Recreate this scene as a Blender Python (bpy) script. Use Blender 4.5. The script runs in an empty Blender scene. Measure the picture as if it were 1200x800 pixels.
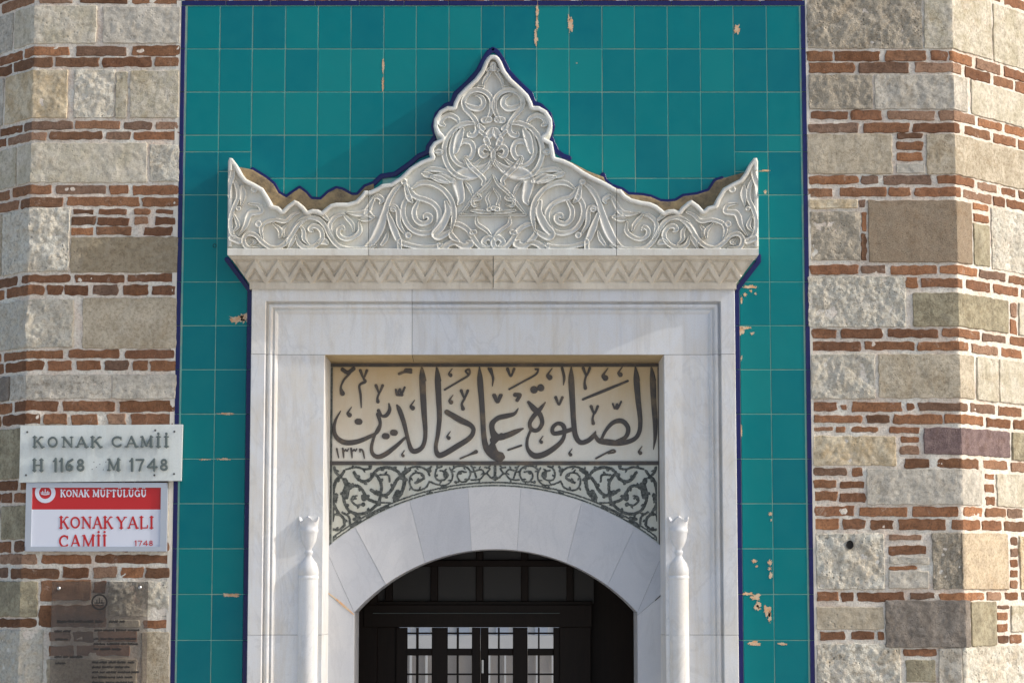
import bpy, math, random
import numpy as np
from mathutils import Vector, noise as mnoise
random.seed(7)
R = math.radians
scene = bpy.context.scene
C = scene.collection

# ------------------------------------------------------------------ camera
FPX = 2612.0                      # focal length in photo pixels (1200 wide)
TILT = math.atan(290 / FPX)
CAM = Vector((0.0, -13.0, 1.75))
cam = bpy.data.cameras.new('camera')
cam.sensor_width = 36.0
cam.lens = FPX / 1200 * 36.0
cam.clip_end = 2000
cam.clip_start = 0.1
camo = bpy.data.objects.new('camera', cam)
C.objects.link(camo)
camo.location = CAM
camo.rotation_euler = (math.pi / 2 + TILT, 0, 0)
scene.camera = camo

# ------------------------------------------------------------------ light
SUN = Vector((1.0, -0.155, 0.63)).normalized()       # towards the sun: low, far to the right
world = bpy.data.worlds.new('World')
scene.world = world
world.use_nodes = True
wn = world.node_tree
bg = wn.nodes['Background']
sky = wn.nodes.new('ShaderNodeTexSky')
sky.sky_type = 'NISHITA'
sky.sun_disc = False
sky.sun_elevation = math.asin(SUN.z)
sky.sun_rotation = math.atan2(SUN.x, SUN.y)
sky.air_density = 1.0
sky.dust_density = 3.0
wn.links.new(sky.outputs[0], bg.inputs[0])
bg.inputs[1].default_value = 0.15
sl = bpy.data.lights.new('sun', 'SUN')
sl.energy = 2.0
sl.angle = R(0.6)
sl.color = (1.0, 0.97, 0.925)
so = bpy.data.objects.new('sun', sl)
C.objects.link(so)
so.rotation_euler = (-SUN).to_track_quat('-Z', 'Y').to_euler()
so.location = SUN * 30
vs = scene.view_settings
vs.view_transform = 'Standard'
vs.look = 'None'
vs.gamma = 1.0
vs.use_curve_mapping = False
vs.exposure = 0.30

# ------------------------------------------------------------------ pixel -> place
_ct, _st = math.cos(TILT), math.sin(TILT)
def ray(u, v):
    a, b = (u - 600) / FPX, -(v - 400) / FPX
    return Vector((a, _ct - b * _st, _st + b * _ct))
def P(u, v, y=0.0):
    d = ray(u, v)
    t = (y - CAM.y) / d.y
    return CAM + d * t
def Pn(U, V, y):
    """vectorised P for arrays"""
    a, b = (U - 600) / FPX, -(V - 400) / FPX
    dy, dz = _ct - b * _st, _st + b * _ct
    t = (y - CAM.y) / dy
    return np.stack([CAM.x + a * t, CAM.y + dy * t, CAM.z + dz * t], -1)
def ZP(v, y=0.0):
    return P(600, v, y).z
PX = 0.005                         # one photo pixel on the facade, metres

# ------------------------------------------------------------------ objects
def obj(name, verts, faces, mat, parent=None, smooth=False, center=True):
    me = bpy.data.meshes.new(name)
    v = np.asarray(verts, dtype=float).reshape(-1, 3)
    c = np.zeros(3)
    if center and len(v):
        c = (v.min(0) + v.max(0)) / 2
        v = v - c
    me.from_pydata(v.tolist(), [], faces if isinstance(faces, list) else faces.tolist())
    me.validate()
    if smooth:
        me.polygons.foreach_set('use_smooth', [True] * len(me.polygons))
    me.update()
    if mat is not None:
        me.materials.append(M[mat] if isinstance(mat, str) else mat)
    o = bpy.data.objects.new(name, me)
    C.objects.link(o)
    if parent is not None:
        o.parent = parent
        o.location = Vector(c) - world_loc(parent)
    else:
        o.location = c
    return o
def world_loc(o):
    l = Vector(o.location)
    while o.parent is not None:
        o = o.parent
        l += Vector(o.location)
    return l
def thing(name, label, cat, loc, group=None):
    o = bpy.data.objects.new(name, None)
    C.objects.link(o)
    o.location = loc
    o.empty_display_size = 0.2
    return tag(o, label, cat, group)
def tag(o, label, cat, group=None):
    o['label'] = label
    o['category'] = cat
    if group:
        o['group'] = group
    return o
def sharp_smooth(o, deg=35):
    me = o.data
    me.polygons.foreach_set('use_smooth', [True] * len(me.polygons))
    try:
        me.set_sharp_from_angle(angle=R(deg))
    except Exception:
        pass
def box(name, x0, x1, y0, y1, z0, z1, mat, parent=None, bev=0.0):
    if bev <= 0:
        v = [(x, y, z) for x in (x0, x1) for y in (y0, y1) for z in (z0, z1)]
        f = [[0, 1, 3, 2], [4, 6, 7, 5], [0, 4, 5, 1], [2, 3, 7, 6], [0, 2, 6, 4], [1, 5, 7, 3]]
        return obj(name, v, f, mat, parent)
    # chamfer on the front (-y) edges
    b = bev
    v = [(x0, y1, z0), (x1, y1, z0), (x1, y1, z1), (x0, y1, z1),
         (x0, y0 + b, z0), (x1, y0 + b, z0), (x1, y0 + b, z1), (x0, y0 + b, z1),
         (x0 + b, y0, z0 + b), (x1 - b, y0, z0 + b), (x1 - b, y0, z1 - b), (x0 + b, y0, z1 - b)]
    f = [[0, 3, 2, 1]]
    for k in (0, 4):
        for i in range(4):
            j = (i + 1) % 4
            f.append([k + i, k + j, k + 4 + j, k + 4 + i])
    f.append([8, 9, 10, 11])
    return obj(name, v, f, mat, parent)

# ------------------------------------------------------------------ materials
def lin(c):
    c = c / 255.0
    return c / 12.92 if c <= 0.04045 else ((c + 0.055) / 1.055) ** 2.4
LIT = (0.80, 0.80, 0.82)
def alb(r, g, b, k=LIT):
    """surface colour behind a colour seen on the softly lit facade"""
    return (min(lin(r) / k[0], 0.86), min(lin(g) / k[1], 0.86), min(lin(b) / k[2], 0.86), 1)
M = {}
class NT:
    def __init__(s, name):
        m = bpy.data.materials.new(name)
        m.use_nodes = True
        s.m, s.t = m, m.node_tree
        s.b = s.t.nodes['Principled BSDF']
        M[name] = m
        g = s.n('ShaderNodeNewGeometry')
        oi = s.n('ShaderNodeObjectInfo')
        s.rnd = oi.outputs['Random']
        mul = s.n('ShaderNodeVectorMath', operation='SCALE')
        s.t.links.new(s.combine(s.rnd), mul.inputs[0])
        mul.inputs['Scale'].default_value = 37.0
        sc = s.n('ShaderNodeVectorMath', operation='SCALE')
        s.t.links.new(g.outputs['Position'], sc.inputs[0])
        s.t.links.new(s.math('ADD', s.math('MULTIPLY', s.math('FRACT', s.math('MULTIPLY', s.rnd, 13.7)), .9), .6), sc.inputs['Scale'])
        add = s.n('ShaderNodeVectorMath', operation='ADD')
        s.t.links.new(sc.outputs[0], add.inputs[0])
        s.t.links.new(mul.outputs[0], add.inputs[1])
        s.pos, s.opos = g.outputs['Position'], add.outputs[0]
    def n(s, typ, **kw):
        x = s.t.nodes.new(typ)
        for k, v in kw.items():
            setattr(x, k, v)
        return x
    def l(s, a, b):
        s.t.links.new(a, b)
    def combine(s, a):
        c = s.n('ShaderNodeCombineXYZ')
        for i in range(3):
            s.l(a, c.inputs[i])
        return c.outputs[0]
    def noise(s, scale, detail=4, rough=0.6, vec=None, dist=0.0, stretch=None):
        x = s.n('ShaderNodeTexNoise')
        x.inputs['Scale'].default_value = scale
        x.inputs['Detail'].default_value = detail
        x.inputs['Roughness'].default_value = rough
        x.inputs['Distortion'].default_value = dist
        v = vec or s.opos
        if stretch:
            mp = s.n('ShaderNodeMapping')
            mp.inputs['Scale'].default_value = stretch
            s.l(v, mp.inputs[0])
            v = mp.outputs[0]
        s.l(v, x.inputs['Vector'])
        return x.outputs['Fac']
    def voro(s, scale, vec=None, feature='F1'):
        x = s.n('ShaderNodeTexVoronoi', feature=feature)
        x.inputs['Scale'].default_value = scale
        s.l(vec or s.opos, x.inputs['Vector'])
        return x.outputs['Distance']
    def ramp(s, fac, stops):
        x = s.n('ShaderNodeValToRGB')
        e = x.color_ramp.elements
        while len(e) < len(stops):
            e.new(0.5)
        for i, (p, c) in enumerate(stops):
            e[i].position = p
            e[i].color = c if len(c) == 4 else (*c, 1)
        s.l(fac, x.inputs[0])
        return x.outputs[0]
    def mix(s, fac, a, b, mode='MIX'):
        x = s.n('ShaderNodeMix', data_type='RGBA', blend_type=mode)
        for sock, v in ((x.inputs[0], fac), (x.inputs[6], a), (x.inputs[7], b)):
            if hasattr(v, 'is_linked'):
                s.l(v, sock)
            else:
                sock.default_value = v
        return x.outputs[2]
    def math(s, op, a, b=0.0):
        x = s.n('ShaderNodeMath', operation=op)
        for sock, v in ((x.inputs[0], a), (x.inputs[1], b)):
            if hasattr(v, 'is_linked'):
                s.l(v, sock)
            else:
                sock.default_value = v
        return x.outputs[0]
    def bump(s, h, strength=0.4, dist=0.004, prev=None):
        x = s.n('ShaderNodeBump')
        x.inputs['Strength'].default_value = strength
        x.inputs['Distance'].default_value = dist
        s.l(h, x.inputs['Height'])
        if prev is not None:
            s.l(prev, x.inputs['Normal'])
        s.l(x.outputs[0], s.b.inputs['Normal'])
        return x.outputs[0]
    def color(s, c):
        if hasattr(c, 'is_linked'):
            s.l(c, s.b.inputs['Base Color'])
        else:
            s.b.inputs['Base Color'].default_value = c
    def rough(s, v):
        if hasattr(v, 'is_linked'):
            s.l(v, s.b.inputs['Roughness'])
        else:
            s.b.inputs['Roughness'].default_value = v

W = (1, 1, 1, 1)
K = (0, 0, 0, 1)
def mul(c, k):
    return (min(c[0] * k, .88), min(c[1] * k, .88), min(c[2] * k, .88), 1)
def stone_mat(name, base, second, pit=0.5, smear=0.25, bump=0.7, scale=9, dist=0.008, fine=1.0):
    t = NT(name)
    n1 = t.noise(scale, 7, 0.7, dist=.3)
    n2 = t.noise(scale * 5, 5, 0.75)
    n3 = t.noise(150, 3, 0.7)
    c = t.mix(t.ramp(n1, [(0.42, K), (0.58, W)]), mul(base, .92), mul(second, 1.06))
    c = t.mix(t.ramp(n2, [(0.38, W), (0.54, K)]), c, t.mix(1.0, c, (0.66, 0.63, 0.60, 1), 'MULTIPLY'))
    c = t.mix(t.ramp(n3, [(0.32, W), (0.52, K)]), c, t.mix(1.0, c, (0.74, 0.72, 0.70, 1), 'MULTIPLY'))
    v = t.voro(60)
    gate = t.ramp(t.noise(14, 3), [(0.48, K), (0.58, W)])
    pits = t.math('MULTIPLY', t.ramp(v, [(0.10, W), (0.30, K)]), gate)
    c = t.mix(t.math('MULTIPLY', pits, pit), c, mul(base, 0.28))
    blot = t.ramp(t.noise(6, 6, .7, dist=.8), [(.54, K), (.64, W)])
    c = t.mix(t.math('MULTIPLY', blot, .6), c, t.mix(1.0, c, (0.84, 0.76, 0.66, 1), 'MULTIPLY'))
    # smeared white lime mortar
    sm = t.ramp(t.noise(7, 7, 0.7, dist=0.4), [(0.54, K), (0.68, W)])
    c = t.mix(t.math('MULTIPLY', sm, smear), c, alb(212, 205, 195))
    t.color(t.mix(t.math('MULTIPLY', t.rnd, 0.3), c, mul(second, 1.05)))
    t.rough(0.95)
    t.b.inputs['Specular IOR Level'].default_value = .2
    h = t.math('ADD', t.math('MULTIPLY', n1, 0.45), t.math('MULTIPLY', n2, 0.6))
    h = t.math('ADD', h, t.math('MULTIPLY', n3, .28 * fine))
    h = t.math('ADD', h, t.math('MULTIPLY', sm, .06))
    h = t.math('SUBTRACT', h, t.math('MULTIPLY', pits, 0.5))
    t.bump(h, bump, dist)
    return t
stone_mat('stone_cream', alb(183, 175, 154), alb(194, 187, 173), smear=.3)
stone_mat('stone_grey', alb(176, 171, 161), alb(190, 184, 173), smear=.3)
stone_mat('stone_rough', alb(168, 160, 146), alb(184, 174, 158), smear=.08, bump=1.0, dist=.022, scale=13)
stone_mat('stone_white', alb(218, 213, 202), alb(198, 191, 177), pit=.6, smear=.5, bump=1.0, dist=.018)
stone_mat('stone_beige', alb(172, 160, 140), alb(184, 174, 156), smear=.15)
stone_mat('stone_pitted', alb(158, 143, 124), alb(142, 126, 108), pit=.8, smear=.05, scale=20)
stone_mat('stone_olive', alb(142, 134, 114), alb(160, 152, 130), smear=.1)
stone_mat('stone_dark', alb(118, 110, 102), alb(136, 128, 120), smear=.12, scale=14)
stone_mat('stone_mauve', alb(118, 100, 100), alb(130, 112, 110), smear=.03, scale=20)
stone_mat('stone_ochre', alb(190, 170, 138), alb(200, 188, 165), smear=.25)
stone_mat('stone_warm', alb(186, 170, 148), alb(192, 176, 152), pit=.15, smear=.1, bump=.25)
stone_mat('stone_layered', alb(160, 148, 128), alb(146, 134, 114), smear=.12)
SC = dict(c='stone_cream', g='stone_grey', w='stone_white', b='stone_beige', p='stone_pitted', o='stone_olive',
          d='stone_dark', m='stone_mauve', y='stone_ochre', h='stone_warm', l='stone_layered', r='stone_rough')

t = NT('brick')
c = t.ramp(t.rnd, [(0.0, alb(106, 76, 56)), (0.25, alb(136, 94, 64)), (0.5, alb(116, 78, 56)), (0.7, alb(146, 104, 74)), (0.85, alb(124, 98, 82)), (1.0, alb(134, 111, 97))])
n1 = t.noise(20, 6, .7, dist=.4)
n2 = t.noise(90, 5, .75)
c = t.mix(t.ramp(n1, [(.38, K), (.62, W)]), t.mix(1.0, c, (.72, .66, .62, 1), 'MULTIPLY'), t.mix(1.0, c, (1.15, 1.1, 1.04, 1), 'MULTIPLY'))
c = t.mix(t.ramp(n2, [(.36, W), (.52, K)]), c, t.mix(1.0, c, (.45, .42, .40, 1), 'MULTIPLY'))
lime = t.ramp(t.noise(18, 7, .75, dist=.6), [(.59, K), (.72, W)])
c = t.mix(t.math('MULTIPLY', lime, .6), c, alb(194, 180, 168))
c = t.mix(t.math('MULTIPLY', t.noise(10, 5, .7), .3), c, alb(160, 140, 124))
c = t.mix(1.0, c, t.ramp(t.math('FRACT', t.math('MULTIPLY', t.rnd, 7.31)), [(0, (.72, .70, .70)), (.5, (1, 1, 1)), (1, (1.28, 1.22, 1.15))]), 'MULTIPLY')
t.color(c)
t.rough(.97)
t.b.inputs['Specular IOR Level'].default_value = .15
t.bump(t.math('ADD', t.math('MULTIPLY', n1, .55), t.math('MULTIPLY', n2, .6)), .9, .008)

t = NT('mortar')
n1 = t.noise(5, 5, .6, vec=t.pos)
n2 = t.noise(70, 4, .7, vec=t.pos)
c = t.mix(t.ramp(n1, [(.35, K), (.68, W)]), alb(210, 194, 180), alb(220, 215, 207))
c = t.mix(t.ramp(n2, [(.34, W), (.54, K)]), c, t.mix(1.0, c, (.72, .69, .66, 1), 'MULTIPLY'))
t.color(c)
t.rough(.95)
t.bump(n2, .9, .007)

def marble(name, base, tint, stain=None, stain_amt=0.0, vein=.5, rough=.42, bump=.05):
    t = NT(name)
    n1 = t.noise(2.2, 5, .6, dist=.6)
    c = t.mix(t.ramp(n1, [(.3, K), (.72, W)]), base, tint)
    v = t.noise(3.0, 6, .62, dist=1.6, stretch=(1.0, 1.0, .45))
    vv = t.ramp(v, [(.455, K), (.5, W), (.53, K)])
    c = t.mix(t.math('MULTIPLY', vv, vein * .55), c, mul(tint, .72))
    if stain is not None:
        s1 = t.ramp(t.noise(4.5, 6, .7, stretch=(1, 1, .55)), [(.42, K), (.7, W)])
        c = t.mix(t.math('MULTIPLY', s1, stain_amt), c, stain)
    if stain is not None:
        s2_ = t.ramp(t.noise(1.0, 6, .7, vec=t.pos, stretch=(22, 22, 1.6)), [(.5, K), (.72, W)])
        c = t.mix(t.math('MULTIPLY', s2_, .34), c, mul(stain, .8))
    g = t.noise(160, 2, .6)
    c = t.mix(t.math('MULTIPLY', t.ramp(g, [(.35, W), (.55, K)]), .12), c, mul(tint, .55))
    c = t.mix(1.0, c, t.ramp(t.rnd, [(0, (.90, .915, .94)), (.5, (.97, .97, .97)), (1, (1.04, 1.03, 1.01))]), 'MULTIPLY')
    t.color(c)
    t.rough(rough)
    t.bump(t.noise(60, 4, .65), bump, .003)
    return t
marble('marble', alb(222, 220, 217), alb(206, 207, 211), alb(204, 190, 166), .42, vein=.6)
marble('marble_carved', alb(221, 217, 210), alb(206, 203, 197), alb(188, 174, 152), .35, vein=.2, rough=.6, bump=.15)
marble('marble_tan', alb(204, 193, 176), alb(216, 209, 197), alb(154, 138, 116), .6, vein=.2, rough=.6, bump=.2)
tm = marble('marble_voussoir', alb(201, 200, 202), alb(189, 190, 195), None, 0, vein=.3)
base = tm.b.inputs['Base Color'].links[0].from_socket
tm.color(tm.mix(1.0, base, tm.ramp(tm.rnd, [(0, (.86, .875, .905)), (.5, (.95, .955, .965)), (1, (1.06, 1.05, 1.04))]), 'MULTIPLY'))
marble('marble_stain', alb(192, 170, 130), alb(176, 156, 122), alb(150, 126, 90), .5, vein=.1, rough=.6, bump=.15)
marble('marble_aged', alb(204, 205, 196), alb(188, 190, 182), alb(178, 166, 140), .4, vein=.25, rough=.55, bump=.15)
tm = marble('marble_panel', alb(220, 214, 204), alb(210, 204, 194), None, 0, vein=.1, rough=.55, bump=.1)
sx = tm.n('ShaderNodeSeparateXYZ'); tm.l(tm.pos, sx.inputs[0])
mr = tm.n('ShaderNodeMapRange'); mr.inputs[1].default_value = ZP(535, .21); mr.inputs[2].default_value = ZP(432, .21)
tm.l(sx.outputs[2], mr.inputs[0])
stf = tm.math('ADD', tm.math('MULTIPLY', mr.outputs[0], .62), tm.math('MULTIPLY', tm.noise(3.2, 6, .65, vec=tm.pos, stretch=(1.6, 1, .35)), .75))
base = tm.b.inputs['Base Color'].links[0].from_socket
tm.color(tm.mix(tm.ramp(stf, [(.42, K), (1.05, (.85, .85, .85))]), base, alb(184, 158, 116)))
marble('marble_plaque', alb(206, 212, 212), alb(192, 200, 200), alb(205, 200, 190), .2, vein=.4)

t = NT('tile_teal')
c = t.ramp(t.rnd, [(0, (.0, .162, .200, 1)), (.3, (.0, .184, .212, 1)), (.65, (.0, .204, .220, 1)), (1, (.006, .236, .236, 1))])
n1 = t.noise(9, 3, .5)
c = t.mix(t.math('MULTIPLY', t.ramp(n1, [(.3, K), (.75, W)]), .3), c, (.014, .235, .235, 1))
t.color(c)
t.b.inputs['Specular IOR Level'].default_value = .22
t.rough(t.ramp(t.noise(14, 4), [(.3, (.10,) * 3), (.75, (.26,) * 3)]))
t.bump(t.noise(7, 2, .4), .25, .008)
t = NT('tile_navy')
t.color(t.mix(t.noise(12, 3), (.004, .005, .070, 1), (.008, .011, .12, 1)))
t.rough(.22)
t = NT('grout')
n = t.noise(6, 5, .65, vec=t.pos)
c = t.mix(t.ramp(n, [(.4, K), (.62, W)]), alb(104, 168, 160), alb(150, 174, 156))
t.color(c); t.rough(.9)
t = NT('bare_clay')
t.color(t.mix(t.ramp(t.noise(40, 4), [(.4, K), (.6, W)]), alb(196, 150, 112), alb(196, 176, 150)))
t.rough(.95)
t = NT('cement')
n = t.noise(16, 5, .7, vec=t.pos)
t.color(t.mix(t.ramp(n, [(.35, K), (.65, W)]), alb(96, 85, 71), alb(150, 130, 98)))  # cement darkened so its colour carries the shadow behind the crest
t.rough(.95); t.bump(n, .8, .01)
t = NT('plaster')
n = t.noise(30, 5, .7, vec=t.pos)
t.color(t.mix(n, alb(214, 208, 198), alb(190, 184, 174)))
t.rough(.9); t.bump(n, .5, .004)
t = NT('ink')
n = t.noise(9, 5, .7, vec=t.pos)
t.color(t.mix(t.ramp(n, [(.5, K), (.72, W)]), (.085, .077, .072, 1), (.20, .15, .10, 1)))
t.rough(.7)
t = NT('ink_green')
n = t.noise(60, 4, .75, vec=t.pos)
t.color(t.mix(t.ramp(n, [(.42, K), (.68, W)]), (.045, .052, .048, 1), (.20, .21, .19, 1)))
t.rough(.7)
t = NT('letter_metal'); t.color(mul(alb(88, 98, 98), 1)); t.rough(.5)
t = NT('aluminium'); t.color((.52, .56, .62, 1)); t.rough(.4); t.b.inputs['Metallic'].default_value = .35
t = NT('sign_white'); t.color((.74, .77, .86, 1)); t.rough(.3)
t = NT('sign_red'); t.color((.56, .022, .026, 1)); t.rough(.3)
t = NT('screw_metal'); t.color((.08, .08, .08, 1)); t.rough(.5)
t = NT('black_print'); t.color((.05, .047, .045, 1)); t.rough(1); t.b.inputs['Specular IOR Level'].default_value = 0
t = NT('steel'); t.color((.6, .6, .6, 1)); t.rough(.25); t.b.inputs['Metallic'].default_value = 1
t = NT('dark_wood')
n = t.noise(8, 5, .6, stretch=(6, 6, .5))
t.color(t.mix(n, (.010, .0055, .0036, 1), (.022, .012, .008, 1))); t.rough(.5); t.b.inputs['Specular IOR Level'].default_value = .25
t = NT('dark_plaster_and_hole'); t.color((.016, .014, .013, 1)); t.rough(.95)
t = NT('frosted_glass'); t.color((.045, .043, .042, 1)); t.rough(.5)
t = NT('backdrop_white'); t.color(t.mix(t.noise(3, 4, vec=t.pos), (.58, .57, .55, 1), (.68, .67, .65, 1))); t.rough(.9)
t = NT('backdrop_brown'); t.color(t.mix(t.noise(3, 4, vec=t.pos), (.40, .36, .32, 1), (.48, .43, .39, 1))); t.rough(.9)
t = NT('backdrop_blue'); t.color((.42, .47, .55, 1)); t.rough(.15)
t = NT('paving')
n = t.noise(2, 6, .65, vec=t.pos)
br = t.n('ShaderNodeTexBrick')
br.inputs['Scale'].default_value = 1.2
br.inputs['Color1'].default_value = (.52, .49, .45, 1)
br.inputs['Color2'].default_value = (.58, .55, .50, 1)
br.inputs['Mortar'].default_value = (.34, .32, .29, 1)
t.l(t.pos, br.inputs['Vector'])
t.color(t.mix(t.math('MULTIPLY', n, .6), br.outputs['Color'], (.46, .43, .40, 1))); t.rough(.85)
# clear smoky acrylic
def clear(name, tint, glossf=.10):
    m = bpy.data.materials.new(name); m.use_nodes = True; M[name] = m
    nt = m.node_tree; nt.nodes.clear()
    out = nt.nodes.new('ShaderNodeOutputMaterial')
    tr = nt.nodes.new('ShaderNodeBsdfTransparent'); tr.inputs[0].default_value = tint
    gl = nt.nodes.new('ShaderNodeBsdfGlossy'); gl.inputs['Roughness'].default_value = .06
    df = nt.nodes.new('ShaderNodeBsdfDiffuse'); df.inputs[0].default_value = (.24, .22, .205, 1)
    fr = nt.nodes.new('ShaderNodeFresnel'); fr.inputs[0].default_value = 1.45
    m1 = nt.nodes.new('ShaderNodeMixShader'); m1.inputs[0].default_value = glossf
    m2 = nt.nodes.new('ShaderNodeMixShader')
    nt.links.new(tr.outputs[0], m1.inputs[1]); nt.links.new(df.outputs[0], m1.inputs[2])
    nt.links.new(fr.outputs[0], m2.inputs[0]); nt.links.new(m1.outputs[0], m2.inputs[1]); nt.links.new(gl.outputs[0], m2.inputs[2])
    nt.links.new(m2.outputs[0], out.inputs[0])
clear('acrylic', (.88, .86, .84, 1), .15)
clear('window_glass', (.9, .92, .94, 1), .0)

# ------------------------------------------------------------------ flat shapes from strokes
def crom(pts, n=7):
    """Catmull-Rom through points of any dimension"""
    p = [np.array(q, float) for q in pts]
    if len(p) < 3:
        return [p[0] + (p[-1] - p[0]) * k / 4 for k in range(5)] if len(p) == 2 else p
    out = []
    q = [2 * p[0] - p[1]] + p + [2 * p[-1] - p[-2]]
    for i in range(1, len(q) - 2):
        for k in range(n):
            s = k / n
            out.append(.5 * ((2 * q[i]) + (q[i + 1] - q[i - 1]) * s + (2 * q[i - 1] - 5 * q[i] + 4 * q[i + 1] - q[i + 2]) * s * s
                             + (-q[i - 1] + 3 * q[i] - 3 * q[i + 1] + q[i + 2]) * s ** 3))
    out.append(p[-1])
    return out
class Field:
    def __init__(s, x0, y0, x1, y1, step):
        s.x0, s.y0, s.st = x0, y0, step
        s.nx, s.ny = int((x1 - x0) / step) + 2, int((y1 - y0) / step) + 2
        s.X, s.Y = np.meshgrid(x0 + np.arange(s.nx) * step, y0 + np.arange(s.ny) * step)
        s.F = np.full(s.X.shape, 50.0)
        s.H = np.zeros(s.X.shape)
    def stroke(s, pts, smooth=True, height=0.0, groove=0.0, rk=1.0):
        """pts: (x, y, radius)"""
        q = crom(pts) if smooth else [np.array(p, float) for p in pts]
        if len(q) == 1:
            q = [q[0], q[0] + np.array([1e-3, 0, 0])]
        D = None
        rm = max(a[2] for a in q) * rk + 3
        xs = [a[0] for a in q]; ys = [a[1] for a in q]
        i0, i1 = max(int((min(xs) - rm - s.x0) / s.st), 0), min(int((max(xs) + rm - s.x0) / s.st) + 2, s.nx)
        j0, j1 = max(int((min(ys) - rm - s.y0) / s.st), 0), min(int((max(ys) + rm - s.y0) / s.st) + 2, s.ny)
        if i1 <= i0 or j1 <= j0:
            return
        X, Y = s.X[j0:j1, i0:i1], s.Y[j0:j1, i0:i1]
        best = np.full(X.shape, 50.0)
        nd = np.full(X.shape, 9.0)
        for a, b in zip(q[:-1], q[1:]):
            dx, dy = b[0] - a[0], b[1] - a[1]
            L = dx * dx + dy * dy + 1e-9
            tt = np.clip(((X - a[0]) * dx + (Y - a[1]) * dy) / L, 0, 1)
            r = np.maximum((a[2] + (b[2] - a[2]) * tt) * rk, .05)
            d = np.hypot(X - a[0] - dx * tt, Y - a[1] - dy * tt)
            m = d - r
            upd = m < best
            nd = np.where(upd, d / r, nd)
            best = np.minimum(best, m)
        F = s.F[j0:j1, i0:i1]
        np.minimum(F, best, out=F)
        if height:
            e = np.clip((1 - nd) * 4.2, 0, 1)
            h = height * e ** .7 * (1 - groove * np.exp(-(nd / .48) ** 2))
            H = s.H[j0:j1, i0:i1]
            px_out = best
            H[(px_out > 0) & (px_out < .7)] *= .82        # under-pass: cut back beside the upper ribbon
            np.maximum(H, h, out=H)
    def poly(s, pts):
        """signed distance to a polygon, negative inside"""
        X, Y = s.X, s.Y
        d = np.full(X.shape, 1e9)
        ins = np.zeros(X.shape, bool)
        n = len(pts)
        for i in range(n):
            ax, ay = pts[i][:2]; bx, by = pts[(i + 1) % n][:2]
            dx, dy = bx - ax, by - ay
            L = dx * dx + dy * dy + 1e-9
            tt = np.clip(((X - ax) * dx + (Y - ay) * dy) / L, 0, 1)
            d = np.minimum(d, np.hypot(X - ax - dx * tt, Y - ay - dy * tt))
            if ay != by:
                cr = ((ay > Y) != (by > Y)) & (X < (bx - ax) * (Y - ay) / (by - ay) + ax)
                ins ^= cr
        return np.where(ins, -d, d)
    def mesh(s, yfun, back, F=None, tofun=None):
        """marching squares of F<0; yfun(px,py,F,H)->depth y ; side walls to depth back"""
        F = s.F if F is None else F
        ny, nx = F.shape
        neg = F < 0
        idx = -np.ones(F.shape, int)
        gj, gi = np.nonzero(neg)
        idx[gj, gi] = np.arange(len(gj))
        vx = list(s.X[gj, gi]); vy = list(s.Y[gj, gi]); vf = list(F[gj, gi]); vh = list(s.H[gj, gi])
        cnt = neg[:-1, :-1].astype(int) + neg[:-1, 1:] + neg[1:, 1:] + neg[1:, :-1]
        fj, fi = np.nonzero(cnt == 4)
        faces = np.stack([idx[fj, fi], idx[fj + 1, fi], idx[fj + 1, fi + 1], idx[fj, fi + 1]], -1).tolist()
        ed = {}
        def cross(ja, ia, jb, ib):
            k = (ja, ia, jb, ib) if (ja, ia) < (jb, ib) else (jb, ib, ja, ia)
            if k in ed:
                return ed[k]
            fa, fb = F[ja, ia], F[jb, ib]
            w = min(max(fa / (fa - fb), .02), .98)
            vx.append(s.X[ja, ia] + (s.X[jb, ib] - s.X[ja, ia]) * w)
            vy.append(s.Y[ja, ia] + (s.Y[jb, ib] - s.Y[ja, ia]) * w)
            vf.append(0.0); vh.append(s.H[ja, ia] * (1 - w) + s.H[jb, ib] * w)
            ed[k] = len(vx) - 1
            return ed[k]
        walls = []
        pj, pi = np.nonzero((cnt > 0) & (cnt < 4))
        for j, i in zip(pj.tolist(), pi.tolist()):
            cs = [(j, i), (j + 1, i), (j + 1, i + 1), (j, i + 1)]
            ng = [neg[c] for c in cs]
            if cnt[j, i] == 2 and ng[0] == ng[2]:       # saddle: two corners
                for k in range(4):
                    if ng[k]:
                        a, b, cc = cs[k - 1], cs[k], cs[(k + 1) % 4]
                        e1, e2 = cross(*a, *b), cross(*b, *cc)
                        faces.append([e1, int(idx[b]), e2]); walls.append((e2, e1))
                continue
            ring, cr = [], []
            for k in range(4):
                a, b = cs[k], cs[(k + 1) % 4]
                if ng[k]:
                    ring.append(int(idx[a]))
                if ng[k] != ng[(k + 1) % 4]:
                    e = cross(*a, *b)
                    ring.append(e); cr.append((e, ng[k]))
            faces.append(ring)
            ex = [e for e, o in cr if o]; en = [e for e, o in cr if not o]
            walls.append((ex[0], en[0]))
        vx, vy, vf, vh = map(np.array, (vx, vy, vf, vh))
        if len(vx) == 0:
            return np.zeros((0, 3)), []
        yy = yfun(vx, vy, vf, vh)
        V = (tofun or Pn)(vx, vy, yy)
        if back is not None and len(walls):
            used = sorted({a for w in walls for a in w})
            mp = {a: len(V) + k for k, a in enumerate(used)}
            B = V[used].copy()
            B[:, 1] = back if tofun is None else B[:, 1]
            if tofun is not None:
                B = tofun(vx[used], vy[used], np.full(len(used), back))
            V = np.concatenate([V, B])
            faces += [[b, a, mp[a], mp[b]] for a, b in walls]
        return V, faces
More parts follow.
